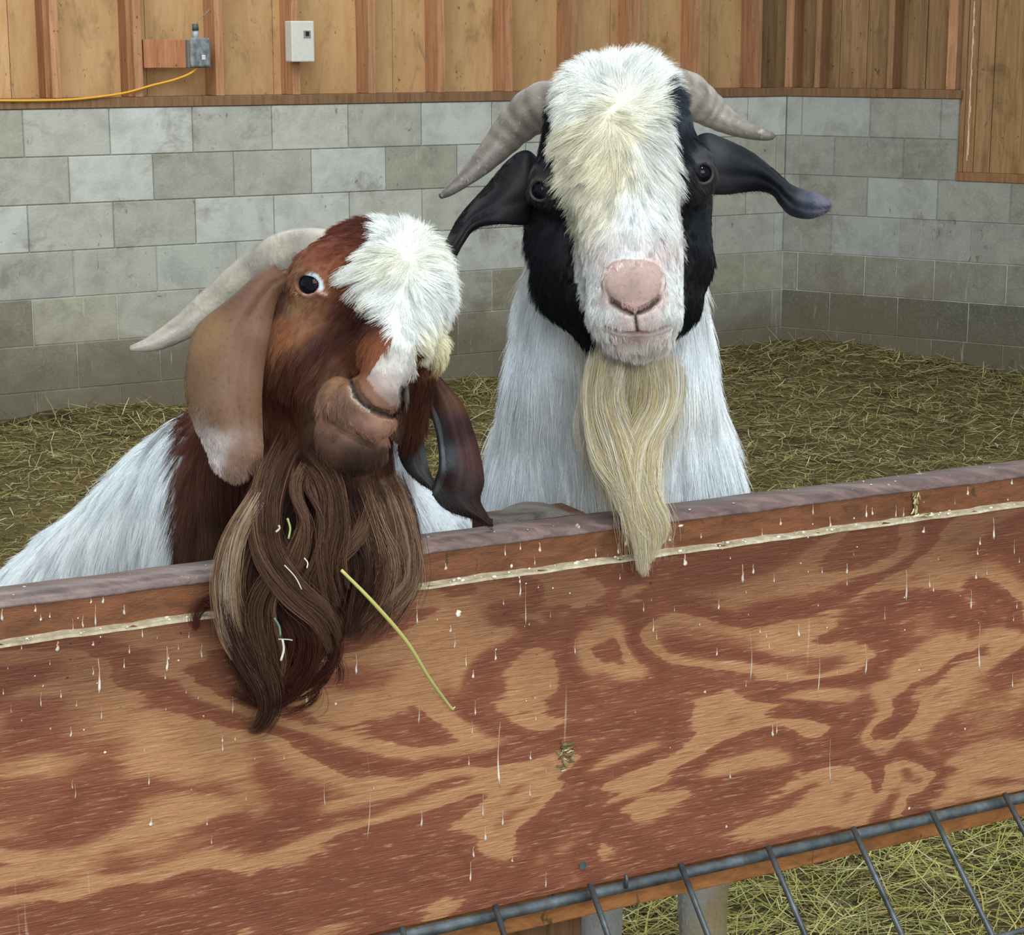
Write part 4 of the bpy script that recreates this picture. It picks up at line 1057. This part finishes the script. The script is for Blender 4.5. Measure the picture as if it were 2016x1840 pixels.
# ================================================================== the brown headed goat
gl = empty('goat', (P(500, 1000, 2.3)[0], 2.3, 0), 'white goat with reddish brown head, white blaze, curved grey horn and long beard', 'goat', 'goats leaning over the barrier')
head = [el(737, 578, 1.80, 140, 132, .060), el(648, 548, 1.785, 78, 70, .035, .02), el(800, 545, 1.80, 70, 90, .045, .02),
        rc(785, 570, 1.755, 84, 778, 680, 1.712, 60, .02), rc(778, 680, 1.712, 60, 748, 762, 1.69, 42, .012),
        el(640, 690, 1.80, 112, 120, .045, .02), rc(585, 690, 1.83, 92, 590, 850, 1.84, 88, .02),
        rc(668, 782, 1.720, 40, 738, 826, 1.692, 42, .016), el(728, 782, 1.702, 66, 44, .030, .008),
        rc(662, 850, 1.730, 44, 708, 872, 1.714, 52, .005), el(694, 876, 1.724, 74, 60, .034, .006),
        rc(800, 690, 1.86, 74, 796, 830, 1.885, 42, .02), el(720, 480, 1.83, 70, 38, .04, .02),
        el(848, 690, 1.765, 34, 44, .018, .006), el(572, 600, 1.845, 52, 70, .04, .02)]
body = [rc(640, 700, 1.93, 130, 600, 900, 2.0, 200, .03), rc(600, 900, 2.0, 200, 585, 1080, 2.05, 238, .03), rc(585, 1080, 2.05, 238, 560, 1230, 2.10, 255, .03),
        rc(432, 930, 2.12, 140, 410, 1060, 2.20, 215, .03), rc(420, 1060, 2.22, 222, 40, 1400, 2.62, 240, .05), cap(P(40, 1400, 2.62), P(-330, 1330, 3.2), .165, .17, .05),
        cap(P(480, 1050, 2.12), P(812, 1112, 2.12), .11, .094, .05), cap(P(560, 1230, 2.10), P(560, 1350, 2.3), .13, .15, .05)]
def leg(x, d, ztop, r0, back=False):
    if not back:
        return [cap(gp(x, 1000, d, ztop), gp(x, 1000, d, .56), .06, .034, .03), cap(gp(x, 1000, d, .56), gp(x, 1000, d - .01, .36), .033, .029, .01), cap(gp(x, 1000, d - .01, .36), gp(x, 1000, d + .01, .04), .025, .023, .01), cap(gp(x, 1000, d, .05), gp(x, 1000, d - .03, .03), .029, .029, .01)]
    return [cap(gp(x, 1000, d, ztop), gp(x, 1000, d + .04, .42), .09, .045, .03), cap(gp(x, 1000, d + .04, .42), gp(x, 1000, d + .10, .30), .042, .03, .01), cap(gp(x, 1000, d + .10, .30), gp(x, 1000, d + .03, .03), .026, .028, .01)]
body += leg(480, 2.3, .75, 0) + leg(740, 2.3, .75, 0) + leg(-330, 3.1, .7, 0, True) + leg(-120, 3.25, .7, 0, True)
SL = Sdf(head, body)
NOSL = [(693, 744), (693, 754), (697, 772), (712, 792), (732, 805), (752, 813), (772, 818), (786, 812), (792, 796), (793, 775), (795, 762)]
MOUL = [(618, 786), (636, 812), (660, 836), (694, 856), (724, 872), (750, 884), (770, 878)]
cuts = groove(SL, NOSL, .0020, .0004) + groove(SL, [(696, 756), (699, 768), (707, 782), (722, 797)], .0046, .0030) + groove(SL, [(738, 808), (758, 815), (778, 817)], .0034, .0018) + groove(SL, [(789, 768), (791, 790)], .0028, .0014) + groove(SL, [(664, 839), (690, 854), (716, 868), (742, 880)], .0028, .0006)
pe = surf(SL, 605, 560); lookL = SL.normal(pe, .006)[0]; print('eye normal', np.round([lookL @ RT, lookL @ UP, lookL @ -FW], 2)); lookL = lookL * .8 - FW * .2; lookL /= np.linalg.norm(lookL)
SL.add += [torus(pe - lookL * .0020, lookL, .0100, .0021, .004, 1.30, RT), cap(surf(SL, 628, 575) , surf(SL, 640, 581), .0022, .0020, .004),
           cap(surf(SL, 585, 545) - lookL * .001, surf(SL, 618, 537) - lookL * .001, .0035, .0035, .006)]
cuts.append(('el', pe - lookL * .001, AX, np.array([.0124, .0078, .009]), .002))
# crease between the tuft and the bridge of the nose
cuts += groove(SL, [(822, 690), (828, 715), (846, 735)], .006, .004, .004, False)
SL.cut = cuts
BLAZE = [(742, 425), (800, 430), (860, 470), (905, 560), (900, 650), (900, 700), (872, 738), (835, 700), (820, 690), (818, 745), (802, 790), (770, 800), (740, 770), (722, 745), (742, 712), (772, 672), (770, 640), (736, 602), (716, 565), (690, 525), (712, 500), (738, 470)]
LWH = color_field([(770, 460, 'e6e8e4'), (820, 500, 'e8e8dc'), (770, 520, 'e8e6d6'), (840, 580, 'e6e9e6'), (780, 580, 'e4e6e0'), (800, 650, 'e2e4e0'), (760, 715, 'c4bcb4'), (790, 715, 'cbc6c0'), (760, 745, 'a99a92'), (785, 750, 'b4a8a2'), (740, 760, '9c857a'), (745, 790, '8c766c'), (770, 790, '917c72'), (850, 670, 'e2dcc0'), (875, 690, 'd6cba4'), (860, 725, 'a08860'), (885, 660, 'ddd6b8'), (700, 530, 'e2e2dc')])
LBR = color_field([(720, 455, '53291f'), (680, 470, '5f3022'), (650, 500, '6e3a28'), (640, 530, '7d4b33'), (680, 540, '74401f'), (590, 600, 'a37a58'), (560, 650, '8c5a3c'), (600, 630, '93644a'), (650, 600, '83543f'), (680, 600, '4e2a22'), (720, 620, '3f211b'), (690, 650, '55332a'), (640, 680, '4a2a24'), (730, 680, '8a5338'), (700, 710, '74432d'), (650, 720, '6b4634'), (640, 760, '7f604a'),
                   (590, 720, '4a261b'), (560, 760, '4b2417'), (560, 850, '4f2516'), (620, 740, '5a3326'), (660, 745, '8f6a4c'), (640, 790, '94705a'), (700, 830, '94705f'), (750, 850, '99715f'), (680, 800, '8e6c5a'), (640, 830, '7d5b48'), (640, 870, '5a3e31'), (700, 900, '3a281f'), (740, 900, '402c21'), (690, 935, '3c281e'), (615, 900, '4d3226'),
                   (840, 790, '4a281b'), (820, 860, '452619'), (860, 760, '3a2118'), (850, 730, '5c3420'), (535, 560, '6a4636'), (545, 600, '5a3526')])
LNK = color_field([(420, 830, '552f22'), (360, 950, '5c3a2c'), (380, 1080, '4e3226'), (440, 1000, '3a2119'), (500, 900, '4a2619'), (560, 900, '4a2216'), (470, 1080, '35201a'), (800, 950, '6a4632'), (820, 1060, '7a5a42'), (600, 1050, '3a241b')])
LWB = color_field([(250, 950, 'eaf1f3'), (100, 1100, 'eef4f7'), (300, 1080, 'e8edee'), (320, 900, 'e6edf0'), (870, 1000, 'eef4f8'), (500, 1300, 'd8d8d6')])
def bodyL(xy):
    edge = 340 + 5 * np.sin(xy[:, 1] / 23.) + 22 * np.clip((900 - xy[:, 1]) / 100, 0, 1)
    br = (xy[:, 0] > edge) & (xy[:, 0] < 772 + np.clip((xy[:, 1] - 900) * .35, 0, 60)) & (xy[:, 1] < 1160)
    return np.where(br[:, None], LNK(xy), LWB(xy))
def colL(xy, w):
    hd = SL.part(w); wb = in_poly(xy, BLAZE) & ~((xy[:, 1] > 742) & (xy[:, 0] > 805))
    return np.where((hd & wb)[:, None], LWH(xy), np.where(hd[:, None], LBR(xy), bodyL(xy)))
def skinL(xy, w):
    c = colL(xy, w) * .85; hd = SL.part(w)[:, None]
    k = np.clip(1.3 - seg_dist(xy, NOSL) / 7, 0, 1)[:, None] * hd; c = c * (1 - k) + np.array(lin('231c16')) * k
    # dried pale crust along the lower rim of the nostril
    n_ = np.sin(xy[:, 0] * .8) * np.sin(xy[:, 1] * .9 + 1)
    k = (np.clip(1 - seg_dist(xy, [(688, 762), (694, 782), (712, 800), (728, 810)]) / 3.5, 0, 1) * (n_ > -.3))[:, None] * .8 * hd; c = c * (1 - k) + np.array(lin('b7b3a0')) * k
    k = np.clip(1 - seg_dist(xy, MOUL) / 5, 0, 1)[:, None] * .85 * hd; c = c * (1 - k) + np.array(lin('3a251c')) * k  # shade of the mouth crease painted into skin colour, also beyond the groove
    e = np.linalg.norm(w - pe, axis=1)
    k = np.clip(1 - np.abs(e - .011) / .005, 0, 1)[:, None] * .5; c = c * (1 - k) + np.array(lin('5c4638')) * k
    k = np.clip(1 - seg_dist(xy, [(608, 543), (620, 545), (629, 556), (631, 566)]) / 8, 0, 1)[:, None] ** .5 * .95 * hd; c = c * (1 - k) + np.array(lin('c8dbe2')) * k
    k = np.clip(1 - seg_dist(xy, [(600, 577), (625, 573), (641, 582)]) / 6, 0, 1)[:, None] * .8 * hd; c = c * (1 - k) + np.array(lin('c99f92')) * k
    return c
zb = zone_px(590, 810, 700, 950, 1.63, 1.76, .0018), zone_px(470, 900, 430, 960, 1.68, 1.90, .0042), zone_px(570, 655, 525, 600, 1.71, 1.78, .0018)
zones = [[z[i] for z in zb] for i in range(3)]
vL, fL_, oL = goat_body('goat_body', SL, zones, (-1.25, 1.60, -.02), (.10, 3.52, 1.62), skinL, gl)
eye(pe - lookL * .0122, lookL, .0142, '2a1d16', gl, pupil=.70, white=(-.9, .5))
horn([(668, 500, 1.83, 40), (606, 494, 1.87, 47), (552, 507, 1.89, 46), (500, 537, 1.91, 42), (450, 574, 1.92, 37), (400, 615, 1.92, 32), (350, 650, 1.91, 25), (300, 676, 1.9, 16), (258, 686, 1.89, 6)], gl, 'a89f90', '9a9184', ridges=5, flat=.75)
EL = color_field([(470, 570, '6f4f40'), (520, 600, '72533f'), (400, 660, '8a6a4a'), (370, 760, '7c5e46'), (450, 700, '7c5c46'), (500, 680, '6f4d3a'), (440, 820, '7a5a44'), (500, 800, '76543e'), (420, 880, 'b9aba6'), (412, 905, 'd0c2c0'), (470, 900, '80624f'), (500, 900, '866452'), (460, 938, '9a7d6c'), (515, 650, '7d5a4a')])
ear([(stations([(540, 520, 575, 560, 1.80, 1.795), (505, 540, 555, 572, 1.785, 1.79), (455, 585, 543, 598, 1.77, 1.78), (388, 640, 533, 650, 1.765, 1.765), (369, 700, 522, 710, 1.755, 1.75), (363, 770, 516, 775, 1.75, 1.74), (381, 832, 517, 840, 1.745, 1.735), (404, 880, 519, 888, 1.74, 1.73), (416, 915, 513, 910, 1.735, 1.73), (438, 937, 495, 932, 1.735, 1.73), (464, 946, 472, 946, 1.735, 1.735)]), .016, .007)],
    gl, lambda xy, w: EL(xy), [(450, 640, -.3, 1, 4, .1), (440, 760, 0, 1, 4, .1), (460, 880, .1, 1, 4, .1)], 14000)
ER = color_field([(860, 760, '43271c'), (900, 850, '33191a'), (930, 900, '4a2c28'), (880, 950, '2b1514'), (950, 1010, '2e1f1b'), (853, 858, '45474a'), (866, 900, '666a70'), (855, 960, '50504f'), (800, 890, '2c2220'), (840, 950, '3a3634'), (900, 780, '5a3a28')])
ear([(stations([(835, 735, 868, 742, 1.885, 1.885), (842, 780, 912, 796, 1.885, 1.885), (858, 850, 937, 862, 1.885, 1.885), (864, 915, 951, 920, 1.885, 1.88), (851, 968, 953, 952, 1.88, 1.88), (878, 1003, 946, 984, 1.88, 1.88), (930, 1022, 960, 1012, 1.88, 1.88), (966, 1037, 972, 1035, 1.88, 1.88)]), .014, .006),
     (stations([(790, 860, 832, 860, 1.895, 1.895), (783, 885, 838, 890, 1.895, 1.89), (795, 920, 846, 925, 1.89, 1.89), (822, 948, 856, 948, 1.89, 1.885), (850, 966, 864, 962, 1.885, 1.885)]), .008, .004),
     (stations([(840, 785, 848, 787, 1.872, 1.872), (850, 822, 866, 828, 1.872, 1.872), (862, 868, 874, 870, 1.872, 1.872), (866, 915, 878, 916, 1.872, 1.872), (858, 950, 876, 952, 1.872, 1.872), (850, 975, 858, 976, 1.872, 1.872)]), .004, .003)],
    gl, lambda xy, w: ER(xy), [(890, 800, .2, 1, 3, .1), (900, 950, .3, 1, 3, .1)], 5000)
combL = [(740, 470, -.8, .5, 12, .25), (690, 480, -1, .3, 9, .2), (650, 520, -.9, .5, 6, .12), (620, 520, -1, .4, 5, .1), (640, 600, -.9, .6, 7, .12), (600, 620, -.8, .7, 8, .12), (560, 640, -.4, 1, 9, .12), (680, 600, -.9, .5, 13, .2), (720, 640, -.9, .5, 12, .2), (690, 680, -.9, .7, 16, .22), (640, 690, -.8, .9, 20, .22), (590, 720, -.5, 1, 24, .2),
         (560, 800, -.1, 1, 26, .2), (610, 790, -.3, 1, 20, .2), (580, 900, 0, 1, 30, .2), (700, 720, -.7, .8, 6, .15), (660, 760, -.6, .8, 4, .15), (700, 830, -.3, 1, 3, .2), (750, 850, 0, 1, 3, .2), (740, 755, -.3, 1, 2, .2), (780, 735, .1, 1, 2.5, .2), (765, 770, 0, 1, 1.5, .2), (740, 790, 0, 1, 1.2, .2), (690, 880, 0, 1, 3, .15), (640, 870, -.2, 1, 3, .2), (700, 930, 0, 1, 5, .25), (620, 830, -.1, 1, 3, .15),
         (770, 450, -.3, -.9, 14, .45), (800, 470, .3, -.7, 16, .45), (750, 500, -1, .1, 22, .3), (720, 530, -1, .15, 26, .28), (780, 520, -.6, .6, 18, .3), (840, 510, .8, -.2, 18, .4), (860, 560, 1, .1, 18, .35), (760, 580, -.9, .4, 18, .28), (800, 590, 0, 1, 14, .3), (850, 620, .9, .5, 16, .35), (800, 660, .1, 1, 8, .2), (790, 700, .05, 1, 4, .2), (770, 640, -.8, .6, 12, .25), (840, 670, 1, .3, 12, .2), (870, 690, .4, 1, 9, .15), (855, 725, -.4, 1, 8, .15),
         (830, 800, 0, 1, 18, .2), (820, 880, 0, 1, 22, .25), (530, 560, -.4, 1, 12, .2)]
combLN = [(400, 850, -.05, 1, 28, .08), (360, 950, -.02, 1, 32, .08), (400, 1080, 0, 1, 36, .1), (500, 950, 0, 1, 34, .1), (300, 880, -.8, 1, 24, .2), (200, 980, -.9, 1, 26, .22), (100, 1070, -.9, .9, 28, .22), (250, 1050, -.4, 1, 30, .12), (150, 1120, -.5, 1, 30, .14), (320, 1000, -.1, 1, 32, .1), (820, 950, .3, 1, 26, .15), (900, 1000, .5, 1, 22, .12), (800, 1050, .1, 1, 34, .12), (600, 1050, 0, 1, 34, .1)]
def maskL(w, xy):
    k = np.linalg.norm(w - pe, axis=1) > .0125
    k &= (seg_dist(xy, [(608, 543), (620, 545), (629, 556), (631, 566)]) > 6) | (w[:, 1] > 1.95)
    k &= (seg_dist(xy, NOSL) > 6) | (w[:, 1] > 1.85)
    k &= (seg_dist(xy, MOUL) > 7) | (w[:, 1] > 1.85)
    k &= (seg_dist(xy, [(600, 577), (625, 573), (641, 582)]) > 5) | (w[:, 1] > 1.95)
    return k
hideL = lambda xy: np.where(xy[:, 1] > 1180 + np.clip(300 - xy[:, 0], 0, 400) * .1, .05, 1.0) * np.where((xy[:, 0] > 470) & (xy[:, 0] < 780) & (xy[:, 1] > 960), .35, 1.0)
fur_on(SL, vL, fL_, 90000, 75000, combL, combLN, colL, gl, maskL, hideL)
DK = ['2c1913', '3c241b', '4a2f24', '25150f']; MD = ['46302400'[:6], '5a4032', '6e503d', '38231a']; LT = ['8f755c', 'a58e76', '74583f', 'b3a08a']; RD_ = ['3c1c13', '4a2519', '2c140e']
strands('beard', [
    ([(640, 940, 1.735), (655, 1020, 1.725), (668, 1110, 1.715), (660, 1200, 1.71), (650, 1290, 1.71)], 1700, .035, .045, .018, DK, .8),
    ([(590, 900, 1.76), (560, 1000, 1.72), (545, 1100, 1.71), (560, 1210, 1.70), (600, 1290, 1.70)], 1600, .030, .036, .020, DK + MD[:1], .8),
    ([(730, 930, 1.74), (752, 1020, 1.735), (745, 1110, 1.73), (720, 1190, 1.725), (680, 1250, 1.72)], 1600, .026, .030, .014, MD, .8),
    ([(575, 850, 1.755), (538, 925, 1.70), (520, 1000, 1.68), (530, 1085, 1.675), (580, 1160, 1.675), (640, 1215, 1.68), (668, 1285, 1.69)], 1300, .012, .013, .008, MD, .35),
    ([(600, 880, 1.74), (645, 950, 1.70), (655, 1030, 1.69), (648, 1110, 1.685), (665, 1200, 1.69)], 700, .012, .012, .008, MD + DK[1:3], .4),
    ([(565, 900, 1.755), (515, 985, 1.70), (470, 1070, 1.69), (452, 1160, 1.685), (476, 1260, 1.685), (518, 1340, 1.69), (528, 1395, 1.70), (508, 1432, 1.71), (488, 1436, 1.71)], 1200, .014, .014, .002, DK + MD, .5),
    ([(545, 925, 1.73), (505, 985, 1.68), (462, 1060, 1.675), (444, 1150, 1.675), (458, 1240, 1.68), (480, 1290, 1.685)], 480, .006, .010, .010, LT, .7),
    ([(600, 1040, 1.70), (560, 1120, 1.68), (520, 1200, 1.68), (535, 1300, 1.685), (540, 1350, 1.69)], 700, .010, .014, .012, MD, .6),
    ([(720, 960, 1.73), (700, 1040, 1.70), (650, 1090, 1.69), (610, 1140, 1.69), (640, 1230, 1.69)], 420, .010, .010, .010, LT[2:3] + MD + DK[1:2], .6),
    ([(745, 940, 1.74), (775, 1000, 1.725), (795, 1080, 1.72), (790, 1140, 1.72), (745, 1190, 1.72), (710, 1225, 1.72)], 1000, .012, .012, .014, MD[1:3] + LT[:1], .6),
    ([(765, 950, 1.75), (795, 1020, 1.73), (808, 1090, 1.725), (798, 1150, 1.722), (765, 1190, 1.722)], 800, .007, .008, .012, LT, .6),
    ([(700, 950, 1.73), (730, 1040, 1.71), (745, 1110, 1.705), (720, 1190, 1.71), (690, 1240, 1.715)], 600, .012, .014, .010, MD + LT[:1], .6),
    ([(560, 1180, 1.69), (600, 1260, 1.685), (580, 1330, 1.69), (530, 1375, 1.70), (445, 1356, 1.712)], 420, .010, .014, .003, RD_, .7),
    ([(640, 1220, 1.70), (640, 1290, 1.70), (590, 1345, 1.70), (540, 1375, 1.705)], 380, .012, .014, .008, RD_, .8),
    ([(470, 1180, 1.70), (430, 1210, 1.705), (398, 1216, 1.712), (392, 1240, 1.714)], 130, .010, .014, .008, RD_, 1.4),
    ([(470, 1200, 1.69), (470, 1280, 1.69), (500, 1350, 1.70), (520, 1380, 1.705)], 500, .012, .012, .008, DK + RD_, .7),
    ([(700, 598, 1.725), (712, 610, 1.72), (730, 616, 1.72), (744, 608, 1.722)], 120, .004, .005, .003, ['c9b48e', 'ddd0b0', '9a7c58'], .6),
    ([(610, 900, 1.73), (590, 960, 1.69), (615, 1030, 1.68), (600, 1100, 1.68), (575, 1140, 1.68)], 220, .006, .008, .008, LT[2:3] + MD, .9),
    ([(560, 1240, 1.70), (545, 1320, 1.71), (520, 1390, 1.715)], 260, .030, .035, .020, RD_, 1.4),
    ([(620, 1230, 1.71), (650, 1300, 1.72), (600, 1350, 1.725)], 200, .025, .025, .020, RD_, 1.4)], gl, rad=.00014)
# ------------------------------------------------------------------ dried splashes on the barrier
MARKS = [(5,1195,1222,6),(70,1190,1205,6),(80,1210,1222,5),(98,1206,1216,4),(164,1210,1236,4),(188,1190,1233,4),(179,1175,1188,4),(203,1168,1188,5),(245,1190,1210,6),(328,1272,1323,5),(245,1295,1316,3),(194,1295,1366,6),(114,1262,1282,9),(184,1262,1271,6),(139,1429,1451,4),(207,1478,1483,6),(293,1520,1546,3),(298,1608,1626,8),(605,1350,1386,5),(661,1382,1388,5),(463,1449,1457,5),(438,1445,1461,4),(457,1365,1405,2),(700,1285,1328,5),(824,1375,1425,2),(721,1470,1660,1.2),(641,1520,1590,1.5),(829,1593,1628,5),(985,1421,1550,5),(952,1560,1610,3),(955,1626,1656,6),(933,1665,1688,5),(926,1696,1736,4),(990,1595,1626,4),(932,1318,1335,6),(902,1200,1215,12),(887,1230,1245,6),(822,1180,1230,3),(918,1270,1315,2),(975,1280,1300,5),
(1023,1135,1175,4),(1035,1150,1231,2),(1349,1090,1114,10),(1461,1110,1148,7),(1483,1110,1130,6),(1668,1108,1130,5),(1415,1180,1200,4),(1286,1216,1246,4),(1573,1228,1254,6),(1476,1241,1342,3),(1608,1251,1372,2.5),(1703,1266,1329,4),(1930,1226,1322,4),(1522,1425,1450,6),(1411,1274,1291,4),(1388,1359,1365,6),(1438,1516,1533,5),(1635,1453,1543,2.5),(1430,1624,1630,5),(1044,1544,1569,5),(1045,1478,1496,4),(1009,1685,1697,5),(1075,1715,1748,3),(1784,1121,1183,5),(1922,1125,1140,6),(1912,1160,1200,4),(1831,1130,1158,3),(1790,1588,1594,5),(1900,1432,1437,4),
(1601,988,1014,4),(1634,1016,1042,6),(1706,993,1019,5),(1718,998,1014,5),(1764,993,1019,3),(1906,957,975,6),(1993,940,954,6),(1869,1003,1014,11),(1819,1037,1049,8),(1930,1057,1073,5),(1956,1019,1062,5),(1925,1078,1093,4),(995,1071,1095,3),(1024,1067,1083,3),(1062,1067,1087,7),(1231,1053,1075,6),(1218,1069,1091,5),(1341,1032,1037,12),(1319,1055,1065,6),(1023,1134,1148,4),(1007,1110,1118,6),(877,1108,1122,7),(1537,1020,1034,6),(1380,1048,1060,4),(1270,1060,1072,4)]
MT, t, b = nt('dried_splash')
n1 = noise(t, coords(t), 300, 3, .6); t.links.new(mix(t, L4('b8977c'), attr(t), math_(t, 'MULTIPLY', n1, 1.7, True)), b.inputs['Base Color']); b.inputs['Roughness'].default_value = .6
mb = MB(); rr = random.Random(21)
extra = []
for i in range(150):
    x = rr.uniform(0, 2016); yl = 1272 - .136 * x; y = yl + abs(rr.gauss(0, 1)) * 190 - 40
    if y > 1840 or (430 < x < 830 and y < 1440): continue
    l = rr.choice([3, 4, 6, 12, 18, 30]); extra.append((x, y, y + l, rr.uniform(1.2, 3.6) if l > 5 else rr.uniform(2, 4)))
for (x, y0, y1, w) in MARKS + extra:
    if (430 < x < 815 and y1 < 1300) and not (x in (700,)): continue
    yb = 2017 - .227 * x
    if y1 > yb - 8: continue
    pm = on_panel(x, (y0 + y1) / 2, 0); off = -.0133 if pm[2] > ZL else .0002
    if off < 0 and pm[2] > ZT - .002: continue
    A = on_panel(x, y0, off); B = on_panel(x, y1, off); L_ = np.linalg.norm(B - A); w_ = w * np.linalg.norm(A - CAM) / F_PX * .5
    k = 7; V = []; pr = [.15, .35, .3, .45, .8, 1.0, .35] if L_ > w_ * 3 else [.3, .8, 1, 1, 1, .8, .3]
    lean = rr.uniform(-.06, .06) * L_
    for i in range(k):
        u = i / (k - 1); c_ = A * (1 - u) + B * u + PDIR * lean * math.sin(u * 3) + PDIR * w_ * .3 * rr.uniform(-1, 1)
        for a in range(6):
            th = a / 6 * 6.283
            V.append(c_ + PDIR * w_ * pr[i] * math.cos(th) + PN * min(w_ * .35, .0007) * pr[i] * math.sin(th))
    f = [(i * 6 + j, i * 6 + (j + 1) % 6, i * 6 + 6 + (j + 1) % 6, i * 6 + 6 + j) for i in range(k - 1) for j in range(6)] + [tuple(range(5, -1, -1)), tuple((k - 1) * 6 + j for j in range(6))]
    g_ = rr.uniform(.6, 1.0); cc_ = [np.array(lin('b98f72')) * (1 - q_) + np.array(lin('e9e2d8')) * g_ * q_ for q_ in [min(1, max(0, (p_ - .3) * 1.5)) for p_ in pr] for _ in range(6)]
    mb.add(V, f, np.array(cc_))
o = mb.build('dried_splashes', MT, smooth=True); adopt(o, bar); o['kind'] = 'stuff'
# crumbs along the sheet's top edge and on the rail
mb = MB()
def blob(c, r, col, sq=.6):
    V = []; 
    for i in range(1, 4):
        ph = math.pi * i / 4
        for j in range(7):
            th = j / 7 * 6.283; q = 1 + .25 * rr.uniform(-1, 1)
            V.append(c + r * q * (math.sin(ph) * math.cos(th) * PDIR + math.sin(ph) * math.sin(th) * PN * .7 + np.array([0, 0, math.cos(ph) * sq])))
    V.append(c + np.array([0, 0, r * sq])); V.append(c - np.array([0, 0, r * sq]))
    f = [(i * 7 + j, i * 7 + (j + 1) % 7, (i + 1) * 7 + (j + 1) % 7, (i + 1) * 7 + j) for i in range(2) for j in range(7)]
    f += [(21, (j + 1) % 7, j) for j in range(7)] + [(22, 14 + j, 14 + (j + 1) % 7) for j in range(7)]
    mb.add(V, f, col)
for i in range(170):
    s_ = rr.uniform(-.9, 1.1); u = rr.random()
    blob(PO + PDIR * s_ + PN * rr.uniform(-.012, .0015) + np.array([0, 0, ZL + .0012]), rr.choice([.0008, .0012, .0016, .0026]), np.array(lin('e6e2d6')) * rr.uniform(.7, 1.05))
for i in range(110):
    s_ = rr.uniform(-.9, 1.1); blob(PO + PDIR * s_ + PN * rr.uniform(-.046, -.014) + np.array([0, 0, ZT + .0055]), rr.choice([.0006, .001, .0016]), np.array(lin('e2dccf')) * rr.uniform(.7, 1.05), .3)
o = mb.build('dried_crumbs', MT, smooth=True); adopt(o, bar); o['kind'] = 'stuff'

def straw_bits(name, segs, w, cols, label=None, cat='hay', group=None):
    m_ = MB()
    for (a, b_, c_) in segs:
        m_.add(*tube(smooth_path([a, (np.array(a) + b_) / 2 + c_, b_], 4), w * rr.uniform(.7, 1.2), 6), np.array(lin(rr.choice(cols))))
    o_ = m_.build(name, STRAW, smooth=True)
    if label: tag(o_, label, cat, group)
    return o_
STEMC = ['b9b56c']
mb = MB(); pth = smooth_path([P(672, 1122, 1.675), P(735, 1186, 1.69), P(800, 1262, 1.72), P(846, 1336, 1.755), P(884, 1388, 1.79), P(893, 1397, 1.795)], 8)
mb.add(*tube(pth, np.interp(np.linspace(0, 1, len(pth)), [0, .3, .9, 1], [.0015, .0019, .0014, .0006]), 8), np.array(lin('b7b268')))
mb.add(*tube([pth[-4], pth[-4] + PDIR * .003 + np.array([0, 0, .002])], [.001, .0004], 6), np.array(lin('cfc88c')))
tag(mb.build('hay_strand', STRAW, smooth=True), 'long yellow green hay stem hanging from the brown beard across the plywood', 'hay')
q = lambda x, y, off=.004: on_panel(x, y, off)
segs = []
for i in range(26):
    a = np.array([rr.gauss(1114, 9), rr.gauss(1484, 11)]); th = rr.uniform(0, 6.28); l = rr.uniform(5, 15)
    segs.append((q(*a, rr.uniform(.001, .005)), q(a[0] + math.cos(th) * l, a[1] + math.sin(th) * l, rr.uniform(.001, .006)), PN * .001))
segs.append((q(1108, 1468, .004), q(1133, 1460, .005), PN * .001)); segs.append((q(1106, 1458, .004), q(1110, 1482, .004), PN * .001))
straw_bits('hay_wisp', segs, .0009, ['a39468', 'c2b48a', '7d7350', '5f5a3c'], 'small dry hay wisp stuck on the plywood below the black faced goat')
segs = []
for i in range(16):
    x = rr.gauss(1803, 3); y = rr.uniform(966, 1010); segs.append((q(x, y, -.0115), q(x + rr.uniform(-6, 6), y + rr.uniform(6, 14), -.0105), PN * .0008))
for i in range(8):
    x = rr.uniform(1795, 1828); segs.append((q(x, 1017 - (x - 1803) * .12, .001), q(x + rr.uniform(6, 14), 1015 - (x - 1803) * .13 + rr.uniform(-5, 3), .002), PN * .0008))
straw_bits('straw_tuft', segs, .0011, ['b5a878', '8d8058', 'd1c69c', '6b6142'], 'tuft of chaff stuck on the rail edge at the right end', 'straw')
for i, (x0, y0, x1, y1, d, w, c_, lab) in enumerate([
    (543, 1047, 549, 1034, 1.662, .0012, 'bdb594', 'flat pale hay leaf on the left lock of the brown beard'),
    (566, 1020, 568, 1060, 1.670, .0010, '9aa663', 'thin green hay blade beside the pale leaf in the brown beard'),
    (556, 1258, 553, 1300, 1.664, .0011, 'c9c7ba', 'white straw piece hanging low in the brown beard'),
    (599, 1098, 604, 1118, 1.668, .0007, 'e0dccb', 'tiny pin shaped seed stalk in the middle of the brown beard'),
    (540, 1216, 552, 1252, 1.668, .0010, '5c7a6c', 'dark green hay strand in the lower hollow of the brown beard'),
    (560, 1112, 594, 1160, 1.664, .0006, 'cdbfa6', 'fine curved pale fibre across the middle of the brown beard'),
    (548, 1258, 576, 1260, 1.663, .0007, 'b5b8a6', 'short pale straw lying level above the white straw piece')]):
    o = straw_bits('hay_bit', [(P(x0, y0, d), P(x1, y1, d), PDIR * .002)], w, [c_], lab, 'hay', 'hay bits caught in the brown beard')
